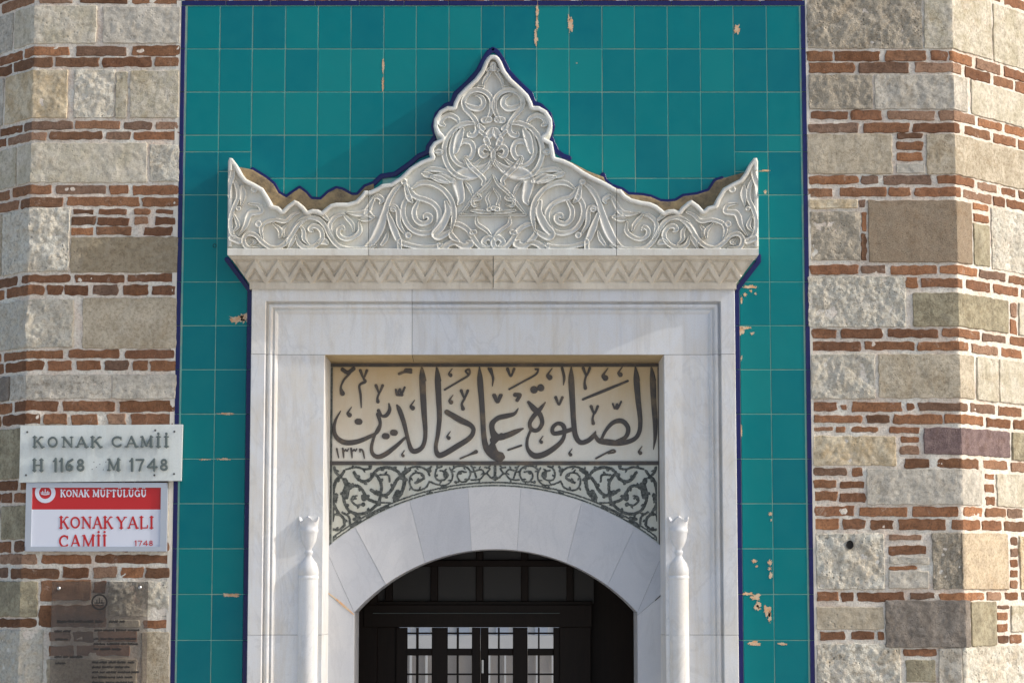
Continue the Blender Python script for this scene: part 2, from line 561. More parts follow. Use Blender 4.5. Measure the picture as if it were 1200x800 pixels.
def shape(name, fld, y, thick, mat, parent, bevel=None, F=None, split=False):
    """a raised flat shape: front at depth y, walls back to y+thick; rounded towards its edge"""
    bv = bevel
    def yf(vx, vy, vf, vh):
        if bv is None:
            return np.full(len(vx), y)
        e = np.clip(-vf / bv[0], 0, 1)
        return y + bv[1] * (1 - np.sqrt(1 - (1 - e) ** 2))
    V, f = fld.mesh(yf, y + thick, F=F)
    if not len(V):
        return None
    if split:
        par = list(range(len(V)))
        def find(a):
            while par[a] != a:
                par[a] = par[par[a]]
                a = par[a]
            return a
        for q in f:
            r0 = find(q[0])
            for a in q[1:]:
                par[find(a)] = r0
        comp = {}
        for q in f:
            comp.setdefault(find(q[0]), []).append(q)
        for fl_ in comp.values():
            used = sorted({a for q in fl_ for a in q})
            mp = {a: k for k, a in enumerate(used)}
            o = obj(name, V[used], [[mp[a] for a in q] for q in fl_], mat, parent)
            if bevel is not None:
                sharp_smooth(o, 50)
        return o
    o = obj(name, V, f, mat, parent)
    if bevel is not None:
        sharp_smooth(o, 50)
    return o
def mir(pts, ax):
    return [(2 * ax - p[0],) + tuple(p[1:]) for p in pts]

# ------------------------------------------------------------------ ground
gz = 0.0
go = obj('ground', [(-300, -300, gz), (300, -300, gz), (300, 300, gz), (-300, 300, gz)], [[0, 1, 2, 3]], 'paving')
go['kind'] = 'structure'

# ------------------------------------------------------------------ masonry walls
class Wall:
    """front plane with a 45 degree corner at xc; side=+1 corner on the right, -1 on the left"""
    def __init__(s, xc_px, side, parent):
        s.side, s.parent = side, parent
        s.xc = P(*xc_px).x
        s.xcpx = xc_px
        s.seed = random.random() * 100
    def u(s, px, py):
        d = ray(px, py)
        x = P(px, py).x
        if (x - s.xc) * s.side <= 0:
            return x
        # facet plane: (x-xc)*side = y
        xcp = 600 + (s.xcpx[0] - 600) * (1 + .034 * (py - s.xcpx[1]) / 800)
        v = py + (690 - py) * abs(px - xcp) / 2100
        d = ray(px, v)
        tt = (s.xc * s.side - CAM.y - CAM.x * s.side) / (d.x * s.side - d.y) if abs(d.x * s.side - d.y) > 1e-6 else 0
        # (CAM.x+d.x t - xc)*side = CAM.y + d.y t
        tt = (CAM.y - (CAM.x - s.xc) * s.side) / (d.x * s.side - d.y)
        q = CAM + d * tt
        return s.xc + s.side * math.hypot(q.x - s.xc, q.y)
    def pos(s, u, z, off):
        e = (u - s.xc) * s.side
        k = math.sqrt(.5)
        if abs(e) < 1e-6:
            # mitre
            n = Vector((s.side * k, -1 - k, 0)).normalized() / math.cos(R(22.5))
            return (s.xc + n.x * off, n.y * off, z)
        if e < 0:
            return (u, -off, z)
        return (s.xc + s.side * k * (e + off), k * (e - off), z)
    def piece(s, kind, y0, y1, x0, x1, code=None):
        z1, z0 = ZP(y0), ZP(y1)
        ym = (y0 + y1) / 2
        gx = .15 if kind == 'brick' else .3
        u0, u1 = s.u(x0 - gx, ym), s.u(x1 + gx, ym)
        z0, z1 = z0 - gx * .0035, z1 + gx * .0035
        if u1 - u0 < .01 or z1 - z0 < .006:
            return
        brick = kind == 'brick'
        st = .0090 if not brick else .0115
        nu, nz = max(3, round((u1 - u0) / st)), max(3 if brick else 4, round((z1 - z0) / st))
        us = [u0 + (u1 - u0) * i / nu for i in range(nu + 1)]
        us = [us[0], us[0] + .003] + us[1:-1] + [us[-1] - .003, us[-1]]
        nu += 2
        zs = [z0 + (z1 - z0) * j / nz for j in range(nz + 1)]
        zs = [zs[0], zs[0] + .003] + zs[1:-1] + [zs[-1] - .003, zs[-1]]
        nz += 2
        if min(u0, u1) + .02 < s.xc < max(u0, u1) - .02:
            k = min(range(1, nu), key=lambda i: abs(us[i] - s.xc))
            us[k] = s.xc
        sd = random.random() * 200
        w, h = u1 - u0, z1 - z0
        skew = random.uniform(-.016, .016) if brick else random.uniform(-.006, .006)
        rr = random.uniform(.005, .013) if brick else random.uniform(.003, .012)
        if code == 'h':
            rr = .004
        amp = dict(w=.017, r=.015, y=.011, c=.0065, g=.008, b=.0045, p=.004, o=.004, d=.008, m=.0025, h=.0015, l=.006).get(code, .0036)
        proud = random.uniform(.001, .005) if brick else random.uniform(.004, .009)
        if code in ('d', 'h'):
            proud += .004
        edge = .0028
        ea = .0078 if brick else .007
        V = []
        for j in range(nz + 1):
            b = (zs[j] - z0) / (z1 - z0)
            for i in range(nu + 1):
                a = (us[i] - u0) / w
                uu, zz = us[i], z0 + h * b + skew * (a - .5) * min(w, .25)
                dx, dz = min(a, 1 - a) * w, min(b, 1 - b) * h
                # round the corners
                if dx < rr and dz < rr:
                    vx, vz = rr - dx, rr - dz
                    L = math.hypot(vx, vz)
                    m = max(vx, vz)
                    if L > 1e-9:
                        k = m / L
                        sx, sz = (1 if a < .5 else -1), (1 if b < .5 else -1)
                        uu += sx * (vx - vx * k); zz += sz * (vz - vz * k)
                if abs(us[i] - s.xc) > 1e-6:
                    n = mnoise.noise(Vector((uu * 28 + sd, zz * 28, s.seed)))
                    g = math.exp(-min(dx, dz) / .012)
                    if dx <= dz:
                        uu += ea * n * g * (1.6 if brick else 1)
                    zz += ea * mnoise.noise(Vector((uu * 24, zz * 24 + sd, 3.3))) * math.exp(-dz / .012)
                dd = min(dx, dz)
                fall = max(0, 1 - dd / edge)
                n2 = mnoise.fractal(Vector((uu * 9 + sd, zz * (9 if code != 'l' else 26), sd)), .8, 2.1, 5)
                n3 = mnoise.noise(Vector((uu * 45 + sd, zz * 45, sd)))
                off = proud + amp * (n2 * .75 + n3 * .4) * min(1, .35 + dd / .03) - fall * .004
                V.append(s.pos(uu, zz, off))
        W_ = nu + 1
        fs = [[j * W_ + i, j * W_ + i + 1, (j + 1) * W_ + i + 1, (j + 1) * W_ + i] for j in range(nz) for i in range(nu)]
        ring = [i for i in range(nu + 1)] + [j * W_ + nu for j in range(1, nz + 1)] + [nz * W_ + i for i in range(nu - 1, -1, -1)] + [j * W_ for j in range(nz - 1, 0, -1)]
        base = len(V)
        for r_ in ring:
            j, i = divmod(r_, W_)
            V.append(s.pos(us[i], zs[j] + skew * ((us[i] - u0) / w - .5) * min(w, .25), -.03))
        n = len(ring)
        fs += [[ring[k], base + k, base + (k + 1) % n, ring[(k + 1) % n]] for k in range(n)]
        o = obj(kind, V, fs, 'brick' if brick else SC[code], s.parent)
        sharp_smooth(o, 42)
        return o
    def B(s, y0, y1, *xs):
        for a, b in zip(xs[::2], xs[1::2]):
            s.piece('brick', y0 + random.uniform(-.7, .8), y1 + random.uniform(-.8, .7), a, b)
    def S(s, y0, y1, x0, x1, code):
        s.piece('stone', y0, y1, x0, x1, code)
    def mortar(s, ua, ub, za, zb, step=.0125):
        nu, nz = int(abs(ub - ua) / step), int((zb - za) / step)
        us = [ua + (ub - ua) * i / nu for i in range(nu + 1)]
        k = min(range(nu + 1), key=lambda i: abs(us[i] - s.xc))
        if abs(us[k] - s.xc) < step:
            us[k] = s.xc
        V = []
        for j in range(nz + 1):
            z = za + (zb - za) * j / nz
            for u_ in us:
                n = mnoise.fractal(Vector((u_ * 11, z * 11, s.seed)), 1.0, 2.0, 3)
                n2 = mnoise.noise(Vector((u_ * 50, z * 50, s.seed)))
                V.append(s.pos(u_, z, -.0022 + .0048 * n + .0016 * n2))
        W_ = nu + 1
        fs = [[j * W_ + i, j * W_ + i + 1, (j + 1) * W_ + i + 1, (j + 1) * W_ + i] for j in range(nz) for i in range(nu)]
        o = obj('mortar', V, fs, 'mortar', s.parent, smooth=True)
        return o

wl = thing('masonry_wall', 'brick and stone wall with two signs, left of the teal tiled portal', 'wall', (P(100, 400).x, 0, 0), 'banded masonry beside the portal')
L = Wall((40, 60), -1, wl)
B, S = L.B, L.S
B(-34, -23, -30, 30, 36, 90, 96, 150, 156, 210); B(-21, -10, -12, 46, 52, 110, 115, 170, 175, 211)
B(-8, 4, -30, -2, 3, 40, 46, 85, 93, 150, 154, 210)
S(7, 51, -40, 15, 'g'); S(7, 51, 18, 113, 'c'); S(8, 51, 121, 211, 'g')
B(54.5, 65, -30, -4, 0, 26, 29, 81, 89, 147, 154, 211)
B(67.5, 79, -20, 13, 16, 61, 65, 116, 120, 178, 182, 210)
S(82, 138, -40, 4, 'g'); S(82, 138, 7, 79, 'y'); S(82, 138, 87, 134, 'w'); S(84, 139, 136, 149, 'c'); S(83, 138, 153, 209, 'c')
B(142, 151.5, -30, -5, 0, 26, 29, 85, 88, 140, 145, 178, 183, 210)
B(154, 164, -26, 7, 10, 54, 58, 120, 125, 153, 157, 211)
S(168, 214, -40, 19, 'c'); S(168, 214, 21, 172, 'c'); S(170, 213, 176, 210, 'w')
B(217, 228, -25, 11, 15, 60, 65, 124, 129, 150, 155, 209)
B(231, 242, -20, 22, 25, 73, 78, 163, 167, 209)
S(244, 318, -40, 2, 'b'); S(244, 318, 4, 81, 'w')
B(245, 251, 85, 110, 116, 148, 156, 175, 184, 208); B(254, 264, 84, 111, 114, 151, 157, 174, 181, 206); B(266.5, 276, 83, 110, 113, 154, 168, 201)
S(278, 319, 83, 208, 'l')
B(321.5, 331, -24, 20, 25, 82, 88, 146, 149, 208)
B(334, 346, -30, 5, 8, 51, 55, 73, 75, 104, 109, 138, 144, 174, 179, 206)
S(351, 407, -30, 86, 'w'); S(349, 408, 97, 207, 'b')
B(410, 420, -30, 1, 5, 74, 81, 140, 147, 205)
B(423, 434, -30, 4, 7, 51, 55, 84, 89, 117, 123, 151, 156, 173, 176, 206)
S(439, 467, -30, 11, 'd'); S(439, 467, 13, 130, 'g'); S(439, 467, 132, 206, 'g')
B(470, 482, -25, 14, 17, 68, 73, 134, 140, 205)
B(485, 497, -25, 1, 3, 48, 51, 79, 84, 115, 126, 148, 153, 204)
S(501, 560, -30, 98, 'o'); S(501, 560, 102, 204, 'g')
B(563, 574, -30, 20, 24, 80, 85, 140, 146, 196)
B(577, 588, -20, 0, 2, 14, 17, 60, 64, 120, 125, 170, 175, 196)
S(592, 631, -30, -1, 'd'); S(592, 631, 2, 95, 'o'); S(592, 631, 99, 197, 'c')
B(634, 646, -20, 12, 17, 58, 62, 110, 116, 150, 155, 198)
B(649, 660, -30, -4, 0, 43, 49, 107, 112, 199)
B(665, 677, -30, 9, 13, 69, 73, 103, 109, 137, 142, 168, 170, 199)
S(681, 722, -30, 44, 'o'); B(680, 704, 48, 107); B(680, 695, 110, 124); S(681, 722, 127, 198, 'w')
B(708, 734, 46, 124); B(726, 735, 168, 196); B(725, 734, -20, 42)
S(726, 735, 127, 163, 'c')
S(738, 800, -30, 50, 'w'); B(739, 751, 58, 83, 86, 110, 114, 160); B(756, 768, 57, 86, 90, 152); S(740, 832, 166, 198, 'b'); S(772, 826, 55, 160, 'b')
for yy in range(0, 2):
    b0 = 836 + yy * 74
    B(b0, b0 + 11, -30, 20, 26, 70, 76, 130, 136, 194); B(b0 + 14, b0 + 25, -20, 40, 46, 98, 104, 150, 156, 193); S(b0 + 29, b0 + 70, -20, 90, 'c'); S(b0 + 29, b0 + 70, 95, 192, 'g')
zt, zb = ZP(-36), 0.0
xl = P(212, 20).x
L.mortar(L.xc - .45, P(207.6, 20).x, .0, zt)
# masonry above the tiles belongs to the same wall
for k, (ya, yb) in enumerate(((-9.5, 1.2), (-22, -12), (-35, -25))):
    x = 216 - k * 9
    while x < 935:
        w_ = random.choice((40, 52, 56, 48, 30))
        B(ya, yb, x, min(x + w_, 940))
        x += w_ + 5
uo = Wall((40, 60), -1, wl)
V = []
top_m = box('mortar', xl + .004, P(942, 20).x, .003, .05, ZP(2.4), zt, 'mortar', wl)

wr = thing('masonry_wall', 'brick and stone wall turning a sunlit corner, right of the teal tiled portal', 'wall', (P(1030, 400).x, 0, 0), 'banded masonry beside the portal')
Q = Wall((1116, 60), 1, wr)
B, S = Q.B, Q.S
B(-40, -30, 948, 1000, 1006, 1060, 1066, 1140, 1146, 1175, 1180, 1215); B(-27, -16, 948, 980, 986, 1040, 1046, 1100, 1104, 1135, 1140, 1172, 1177, 1215)
S(-12, 57, 946, 1080, 'r'); S(-12, 57, 1083, 1161, 'c'); S(-12, 57, 1164, 1225, 'c')
B(59.6, 71.5, 946, 975, 978, 1031, 1037, 1085, 1091, 1110, 1113, 1139, 1144, 1172, 1177, 1206)
B(73.5, 85.5, 948, 1001, 1007, 1064, 1073, 1126, 1131, 1160, 1165, 1187, 1190, 1220)
S(88, 128, 948, 1022, 'r'); S(88, 128, 1025, 1133, 'g'); S(88, 128, 1138, 1220, 'c')
B(130, 140.5, 950, 993, 998, 1034, 1041, 1096, 1101, 1142, 1146, 1174, 1178, 1215)
B(144, 155, 947, 1006, 1012, 1065, 1069, 1125, 1130, 1160, 1164, 1190, 1193, 1220)
S(157.5, 204, 947, 1045, 'b'); B(157, 162.5, 1051, 1080); B(166, 176, 1051, 1081); B(179, 188, 1051, 1081); S(192, 203, 1051, 1084, 'g'); S(157.5, 204, 1086, 1220, 'b')
B(206, 216, 947, 1005, 1009, 1029, 1035, 1092, 1098, 1141, 1145, 1168, 1174, 1190, 1194, 1220)
B(220, 230.5, 947, 976, 984, 1038, 1042, 1067, 1072, 1126, 1129, 1162, 1164, 1177, 1180, 1215)
S(234, 244, 948, 1004, 'y'); B(234, 243, 1006, 1014); S(248, 305, 950, 1008, 'r'); B(249, 271, 1009.5, 1015.5); B(274, 305, 1009.5, 1015.5)
S(235, 307, 1018, 1138, 'p'); B(233, 240, 1140, 1158); B(245, 254, 1141, 1158); S(257, 306, 1141, 1159, 'o'); S(234, 307, 1162, 1225, 'w')
B(310.5, 321, 949, 1006, 1010, 1038, 1043, 1098, 1102, 1145, 1148, 1178, 1182, 1215)
S(324, 383, 947, 1061, 'w'); B(325.5, 337, 1061.5, 1076); B(325.5, 336.5, 1080, 1128, 1133, 1160, 1164, 1193, 1197, 1230)
S(343, 382, 1070, 1181, 'o'); B(344, 362, 1184, 1191); B(364, 382, 1184, 1191); S(343, 382, 1194, 1230, 'c')
B(385.5, 395.5, 951, 980, 986, 1034, 1040, 1099, 1104, 1148, 1151, 1178, 1184, 1215)
B(400, 410.5, 951, 1008, 1013, 1072, 1076, 1134, 1139, 1169, 1173, 1197, 1201, 1225)
S(415, 467, 951, 1025, 'w'); S(415, 466, 1030, 1141, 'b'); S(415, 466, 1145, 1169, 'c'); S(415, 466, 1171, 1225, 'c')
B(471, 481.5, 953, 981, 998, 1057, 1062, 1071, 1076, 1134, 1137, 1166, 1170, 1197, 1201, 1225); B(473, 480, 985, 993)
B(486, 496, 953, 1010, 1015, 1042, 1047, 1104, 1107, 1152, 1156, 1184, 1188, 1215)
B(500, 505.5, 953, 976, 979, 991); B(500, 506, 997, 1028); B(500, 507, 1042, 1077); S(511, 545, 953, 1050, 'y')
B(511, 518, 1055, 1077); B(521, 531.5, 1056, 1077); S(501, 532, 1083, 1183, 'm'); S(501, 534, 1186, 1225, 'o')
B(536.5, 547.5, 1060, 1090, 1097, 1147, 1152, 1180, 1185, 1215)
B(547.5, 557.5, 953, 992, 998, 1011); B(561, 571.5, 953, 980); B(563, 571.5, 984, 1013); B(576, 587, 953, 981); B(578, 588, 985, 1014)
S(549.5, 591, 1016, 1150, 'g'); B(553, 559, 1154, 1165); B(565, 575, 1154, 1165); B(580, 590, 1155, 1165); S(552, 591, 1168, 1225, 'c')
B(593, 604.5, 954, 1001, 1007, 1063, 1069, 1123, 1130, 1151, 1155, 1178, 1181, 1198, 1201, 1225)
B(608, 620, 955, 983, 987, 1014, 1020, 1047, 1053, 1109, 1115, 1148, 1151, 1173, 1177, 1215)
S(625, 690, 957, 1036, 'w'); B(626.5, 632, 1041, 1080); B(639, 650, 1042, 1086); B(662, 667, 1042, 1074); S(652, 660, 1042, 1088, 'g'); S(669, 689, 1042, 1088, 'g')
S(624, 690, 1093, 1127, 'r'); S(624, 690, 1127.6, 1180, 'h')
for k in range(5):
    B(628 + 13 * k, 637.5 + 13 * k, 1184, 1192.5)
S(626, 690, 1195, 1230, 'y')
B(693, 704, 957, 982, 986, 1000, 1005, 1060); B(694, 701, 1066, 1096); B(694, 703.5, 1101, 1153, 1157, 1173, 1178, 1193, 1197, 1220)
S(711, 737, 957, 1035, 'b'); S(703, 758, 1038, 1136, 'd'); S(705, 757, 1138, 1167, 'o')
B(709, 714, 1169, 1182); B(718, 726.5, 1169, 1181); B(731, 741, 1169, 1181); B(745, 754.5, 1170, 1182, 1184, 1197); S(710, 741, 1185, 1225, 'c')
B(740, 749.5, 960, 990, 998, 1024, 1028, 1036)
S(754, 842, 958, 1055, 'w'); B(760, 768.5, 1058, 1098); S(773, 798, 1062, 1096, 'o'); S(759, 840, 1101, 1127, 'g'); S(758, 840, 1129, 1225, 'w'); B(804, 814, 1060, 1098); S(818, 842, 1060, 1098, 'c')
for yy in range(0, 2):
    b0 = 846 + yy * 74
    B(b0, b0 + 11, 960, 1010, 1015, 1070, 1076, 1150, 1156, 1200); B(b0 + 14, b0 + 25, 960, 990, 996, 1050, 1056, 1120, 1126, 1160, 1166, 1210); S(b0 + 29, b0 + 70, 962, 1070, 'c'); S(b0 + 29, b0 + 70, 1075, 1200, 'g')
Q.mortar(P(946.2, 20).x, Q.xc + .95, 0.0, ZP(-36))
# dark disc painting a hole's shade on the stone low on the right
hp = P(996, 638, -.012)
nn = 14
V = [(hp.x + .020 * math.cos(2 * math.pi * k / nn) * q * (1 + .12 * math.sin(3 * k)), hp.y + d, hp.z + .026 * math.sin(2 * math.pi * k / nn) * q) for q, d in ((1, .012), (1, -.0035), (.8, .0)) for k in range(nn)]
fs = [[r_ * nn + k, r_ * nn + (k + 1) % nn, (r_ + 1) * nn + (k + 1) % nn, (r_ + 1) * nn + k] for r_ in range(2) for k in range(nn)] + [[2 * nn + k for k in range(nn)]]
obj('hole_shade_disc', V, fs, 'dark_plaster_and_hole', wr)
# ------------------------------------------------------------------ tiled panel
tp = thing('tile_panel', 'teal glazed tile panel with navy border framing the marble portal', 'tile panel', (P(578, 400).x, 0, 0))
XL = [218, 257, 295.3, 334, 372.4, 411, 449.5, 487.6, 526, 564, 591, 629, 667, 705.7, 744, 782.5, 821, 860, 899, 938]
xw = [P(x, 100).x for x in XL]
yr_top = [7, 57.5, 108, 158.5, 209, 259.5]
yr_side = [158.5, 178, 228.5, 279.3, 330.4, 381.5, 433, 485, 537.5, 589.8, 642.5, 696, 749.8, 803.5, 857, 911, 965, 1019]
grout_z0 = .0
for gx0, gx1, gz0, gz1 in ((213, 330, 0.0, ZP(330)), (830, 943, 0.0, ZP(330)), (213, 943, ZP(330), ZP(.2))):
    box('grout', P(gx0, 20).x - .004, P(gx1, 20).x + .004, .0035, .06, gz0, gz1, 'grout', tp)
GAP = .0024
def tile(x0, x1, z0, z1, name='tile', mat='tile_teal', y=0.0, tilt=.0012, bev=.0022):
    o = box(name, x0 + GAP, x1 - GAP, y, y + .012, z0 + GAP, z1 - GAP, mat, tp, bev)
    o.rotation_euler = (random.uniform(-tilt, tilt) * 3, 0, random.uniform(-tilt, tilt) * 3)
    return o
fl_in, fr_in = P(296, 360).x, P(860.5, 360).x
for i in range(19):
    outer = i in (0, 1, 17, 18)
    ys = (yr_top[:4] + yr_side[1:]) if outer else yr_top
    if i in (1, 17):
        ys = sorted(set(ys + [201]))
    for a, b in zip(ys[:-1], ys[1:]):
        x0, x1 = xw[i], xw[i + 1]
        zlo = ZP(b)
        if zlo < 0.02:
            if ZP(a) < .1:
                continue
            zlo = 0.0
        if b > 331 and i == 1:
            x1 = P(290, 360).x
        if b > 331 and i == 17:
            x0 = P(866.5, 360).x
        # tiles wholly behind the carved pediment are left out
        xm = (XL[i] + XL[i + 1]) / 2
        if 320 < xm < 840 and a > 245:
            continue
        if 540 < xm < 615 and a > 150 or 460 < xm < 700 and a > 205:
            continue
        tile(x0, x1, zlo, ZP(a))
# navy border pieces
bw0, bw1 = P(212.6, 20).x, P(217.6, 20).x
rw0, rw1 = P(938.4, 20).x, P(943.4, 20).x
ysd = [7] + [57.5, 108] + yr_side
for a, b in zip(ysd[:-1], ysd[1:]):
    if ZP(b) < 0:
        continue
    for x0, x1 in ((bw0, bw1), (rw0, rw1)):
        box('border_tile', x0, x1, -.004, .012, ZP(b) + .0015, ZP(a) - .0015, 'tile_navy', tp, .002)
for a, b in zip(ysd[6:-1], ysd[7:]):
    if a < 330:
        continue
    za = ZP(max(a, 340))
    if ZP(b) < 0:
        continue
    for x0, x1 in ((P(289.8, 360).x, P(296.5, 360).x), (P(859.6, 360).x, P(866.4, 360).x)):
        box('border_tile', x0, x1, -.004, .012, ZP(b) + .0015, za - .0015, 'tile_navy', tp, .002)
xx = 213
for k in range(14):
    x1 = 213 + (943 - 213) * (k + 1) / 14
    box('border_tile', P(xx, 5).x + .0015, P(x1, 5).x - .0015, -.004, .012, ZP(6.6), ZP(1.2), 'tile_navy', tp, .002)
    xx = x1
# navy pieces that follow the cut outline
navyL = [(296, 199), (311.5, 208.5), (320.5, 216), (326.5, 226.5), (335.5, 231.5), (343, 226), (351, 220.7), (358, 225.7), (364.7, 233.4), (376, 234), (385, 225.7), (394, 221), (401, 222.4), (412, 228.6), (419, 228.6), (427.7, 219), (438, 215), (447, 206.5), (463, 204), (480, 192), (490.5, 183), (501, 178.5), (502, 172), (511, 159)]
navyL2 = [(511, 160), (508, 148), (512, 134), (522, 124), (530, 121), (534, 110), (548, 97), (560, 84), (567, 70), (573, 61), (578, 58)]
navyR = mir(navyL2, 577.8)
navyR2 = [(645, 160), (648, 168), (653, 178), (660, 183), (667, 185.5)]
navyR3 = [(706.5, 205), (709, 212), (716, 218), (729, 222.5), (736.5, 228), (753, 229), (763, 231), (774, 236), (783, 236.5), (792, 235.5), (801, 230), (817, 228), (831, 223.5), (838.5, 212), (846, 209.5)]
navyC = [(266, 304), (292, 339)]
navyC2 = [(889, 300), (889, 306), (863.5, 339)]
for path in (navyL, navyL2, navyR, navyR2, navyR3, navyC, navyC2):
    f = Field(min(p[0] for p in path) - 6, min(p[1] for p in path) - 6, max(p[0] for p in path) + 6, max(p[1] for p in path) + 6, .8)
    f.stroke([(p[0], p[1], 2.9) for p in path], smooth=False)
    shape('border_strip', f, -.010, .014, 'tile_navy', tp, bevel=(1.2, .002))
# cement bed between the cut border and the carved crest
cemL = navyL[:17] + [(440, 260), (280, 260), (268, 195), (281, 196)]
cemR = [(669, 190), (690, 201), (706, 207)] + navyR3 + [(868, 203), (884, 200), (880, 260), (650, 260), (650, 190)]
for path in (cemL, cemR):
    f = Field(262, 150, 900, 270, 1.5)
    f.F = f.poly(path)
    shape('cement_bed', f, -.016, .03, 'cement', tp, bevel=(3, .006))
# chipped glaze showing the clay
def chip(cx, cy, rx, ry, sd, n=11):
    f = Field(cx - rx * 1.6 - 2, cy - ry * 1.6 - 2, cx + rx * 1.6 + 2, cy + ry * 1.6 + 2, .4)
    rs = random.Random(sd)
    pts = []
    for k in range(n * 2):
        a = math.pi * k / n
        q = rs.uniform(.55, 1.25)
        pts.append((cx + rx * q * math.cos(a), cy + ry * q * math.sin(a)))
    f.F = f.poly(pts)
    f.F = f.F + np.array([[mnoise.noise(Vector((x * .9, y * .9, sd))) for x in f.X[0]] for y in f.Y[:, 0]]) * 1.1
    shape('chipped_glaze', f, -.0016, .0012, 'bare_clay', tp)
for k, a in enumerate([(629.5, 13, 1.6, 10), (629.5, 28, 1.8, 8), (628, 45, 2.2, 9), (669, 30, 3.2, 9), (666.5, 22, 1.4, 4), (863.5, 34, 3.4, 6), (449, 77, 1.2, 10), (448.6, 100, 1.4, 9),
                       (278, 374, 10, 5), (286, 372, 5, 6), (265, 484.6, 10, 1.3), (262, 537.8, 9, 1.2), (240, 538, 7, 1), (270, 697, 11, 2.4),
                       (879, 336, 9, 2), (873, 345, 2, 2), (880, 341, 2, 1.6), (885, 344, 2, 1), (869, 352, 1.2, 5), (871, 384, 9, 2.2), (868, 388, 4, 4), (881, 390.5, 3, 1.6), (869, 420, 1, 3), (868, 505, 1.4, 10),
                       (903, 602, 2, 2.4), (903.5, 609, 1, 1.4), (902.5, 659, 2.6, 3.4), (902, 666, 1.8, 2), (903, 674, 2.8, 4), (884, 657, 3, 2.2), (887, 663, 1.6, 1.4), (877, 695.5, 8, 2), (886, 699, 6, 4), (889, 708, 3, 4), (899, 715, 4.6, 7), (902, 722, 2, 6), (887, 711.5, 4, 3),
                       (884, 753.5, 9, 2.6), (917, 754, 6, 1.8), (897, 200, 7, 1), (897, 225, 2, 2), (676, 74, 1, .8), (589.5, 78, 2.2, 4)]):
    chip(*a, sd=k)
q = P(251.5, 288, -.002)
V = [(q.x + .011 * math.cos(2 * math.pi * k / 12) * r_, yy, q.z + .012 * math.sin(2 * math.pi * k / 12) * r_) for r_, yy in ((1, .004), (1, -.0012), (.7, .0)) for k in range(12)]
fs = [[r_ * 12 + k, r_ * 12 + (k + 1) % 12, (r_ + 1) * 12 + (k + 1) % 12, (r_ + 1) * 12 + k] for r_ in range(2) for k in range(12)] + [[24 + k for k in range(12)]]
obj('tile_hole_shade', V, fs, 'dark_plaster_and_hole', tp)  # raised dark disc stands in for the shade inside a hole
# plaster strips where tiles meet masonry
box('edge_plaster', P(207, 20).x, P(212.4, 20).x, -.002, .03, 0, ZP(1), 'plaster', tp)
box('edge_plaster', P(943.6, 20).x, P(946.6, 20).x, -.002, .03, 0, ZP(-5), 'plaster', tp)

# ------------------------------------------------------------------ marble portal
po = thing('marble_portal', 'carved white marble portal with arched opening and calligraphy panel', 'portal', (P(578, 400).x, 0, 0))
YF, YI, YP = -.075, -.04, .22           # outer fascia, inner field, inscription panel
fx0, fx1 = P(295, 345, YF).x, P(861, 345, YF).x
fzt = ZP(336.5, YF)
ox0, ox1 = P(380, 480, YI).x, P(778.5, 480, YI).x
ozt = ZP(415.5, YI)
# profile from outside in: (share along x, share along z, depth)
wx, wz = ox0 - fx0, fzt - ozt
def prof(wx, wz):
    p = [(0, 0, .03), (0, 0, YF + .004), (.003, .003, YF), (.080, .080, YF), (.084, .084, YF + .004), (.0845, .0845, YI - .002), (.090, .090, YI - .002)]
    for k in range(7):
        a = math.pi * k / 6
        p.append((.094 + .030 * (1 - math.cos(a)) / 2, .094 + .030 * (1 - math.cos(a)) / 2, YI - .004 - .018 * math.sin(a)))
    p += [(.130, .130, YI - .004), (.136, .136, YI - .014), (.146, .146, YI - .010), (.154, .154, YI + .0), (.158, .158, YI + .0)]
    p += [(wx - .003, wz - .003, YI), (wx, wz, YI + .003), (wx + .016, wz + .021, YP + .01)]
    return p
PRL = prof(wx, wz)
PRR = prof(fx1 - ox1, wz)
J = .0011
zj1 = ozt
zj2 = ZP(743.5, YI)
def jamb(side, z0, z1):
    V, fs = [], []
    pr = PRL if side < 0 else PRR
    n = len(pr)
    for z in (z0 + J, z1 - J):
        for a, b, y in pr:
            V.append((fx0 + a if side < 0 else fx1 - a, y, z))
    for i in range(n - 1):
        q = [i, i + 1, n + i + 1, n + i]
        fs.append(q if side < 0 else q[::-1])
    # end caps as strips back to a common plane
    for k, z in ((0, z0 + J), (1, z1 - J)):
        b0 = len(V)
        for a, b, y in pr:
            V.append((fx0 + a if side < 0 else fx1 - a, YP + .02, z))
        for i in range(n - 1):
            fs.append([k * n + i, b0 + i, b0 + i + 1, k * n + i + 1])
    o = obj('jamb_block', V, fs, 'marble', po)
    sharp_smooth(o, 30)
    return o
for sd in (-1, 1):
    jamb(sd, zj2, zj1)
    jamb(sd, 0.0, zj2)
def lintel(side, xj):
    """L-shaped head block from the jamb joint round the corner to the joint at xj"""
    V, fs = [], []
    pr = PRL if side < 0 else PRR
    n = len(pr)
    for a, b, y in pr:
        x = fx0 + a if side < 0 else fx1 - a
        zc = fzt - b
        V += [(x, y, min(zj1 + J, zc) if zc > zj1 + J else zc), (x, y, zc), (xj - J if side < 0 else xj + J, y, zc)]
    for i in range(n - 1):
        a, b = i * 3, i * 3 + 3
        for q in ([a, b, b + 1, a + 1], [a + 1, b + 1, b + 2, a + 2]):
            fs.append(q if side < 0 else q[::-1])
    o = obj('lintel_block', V, fs, 'marble', po)
    o.data.materials.append(M['marble_stain'])
    for k in (-1, -2):
        o.data.polygons[len(o.data.polygons) + k].material_index = 1
    sharp_smooth(o, 30)
xj = P(483, 380, YI).x
lintel(-1, xj)
lintel(1, xj)
box('core', fx0 + .004, ox0 - .004, YI + .012, .02, 0.0, fzt - .01, 'dark_plaster_and_hole', po)
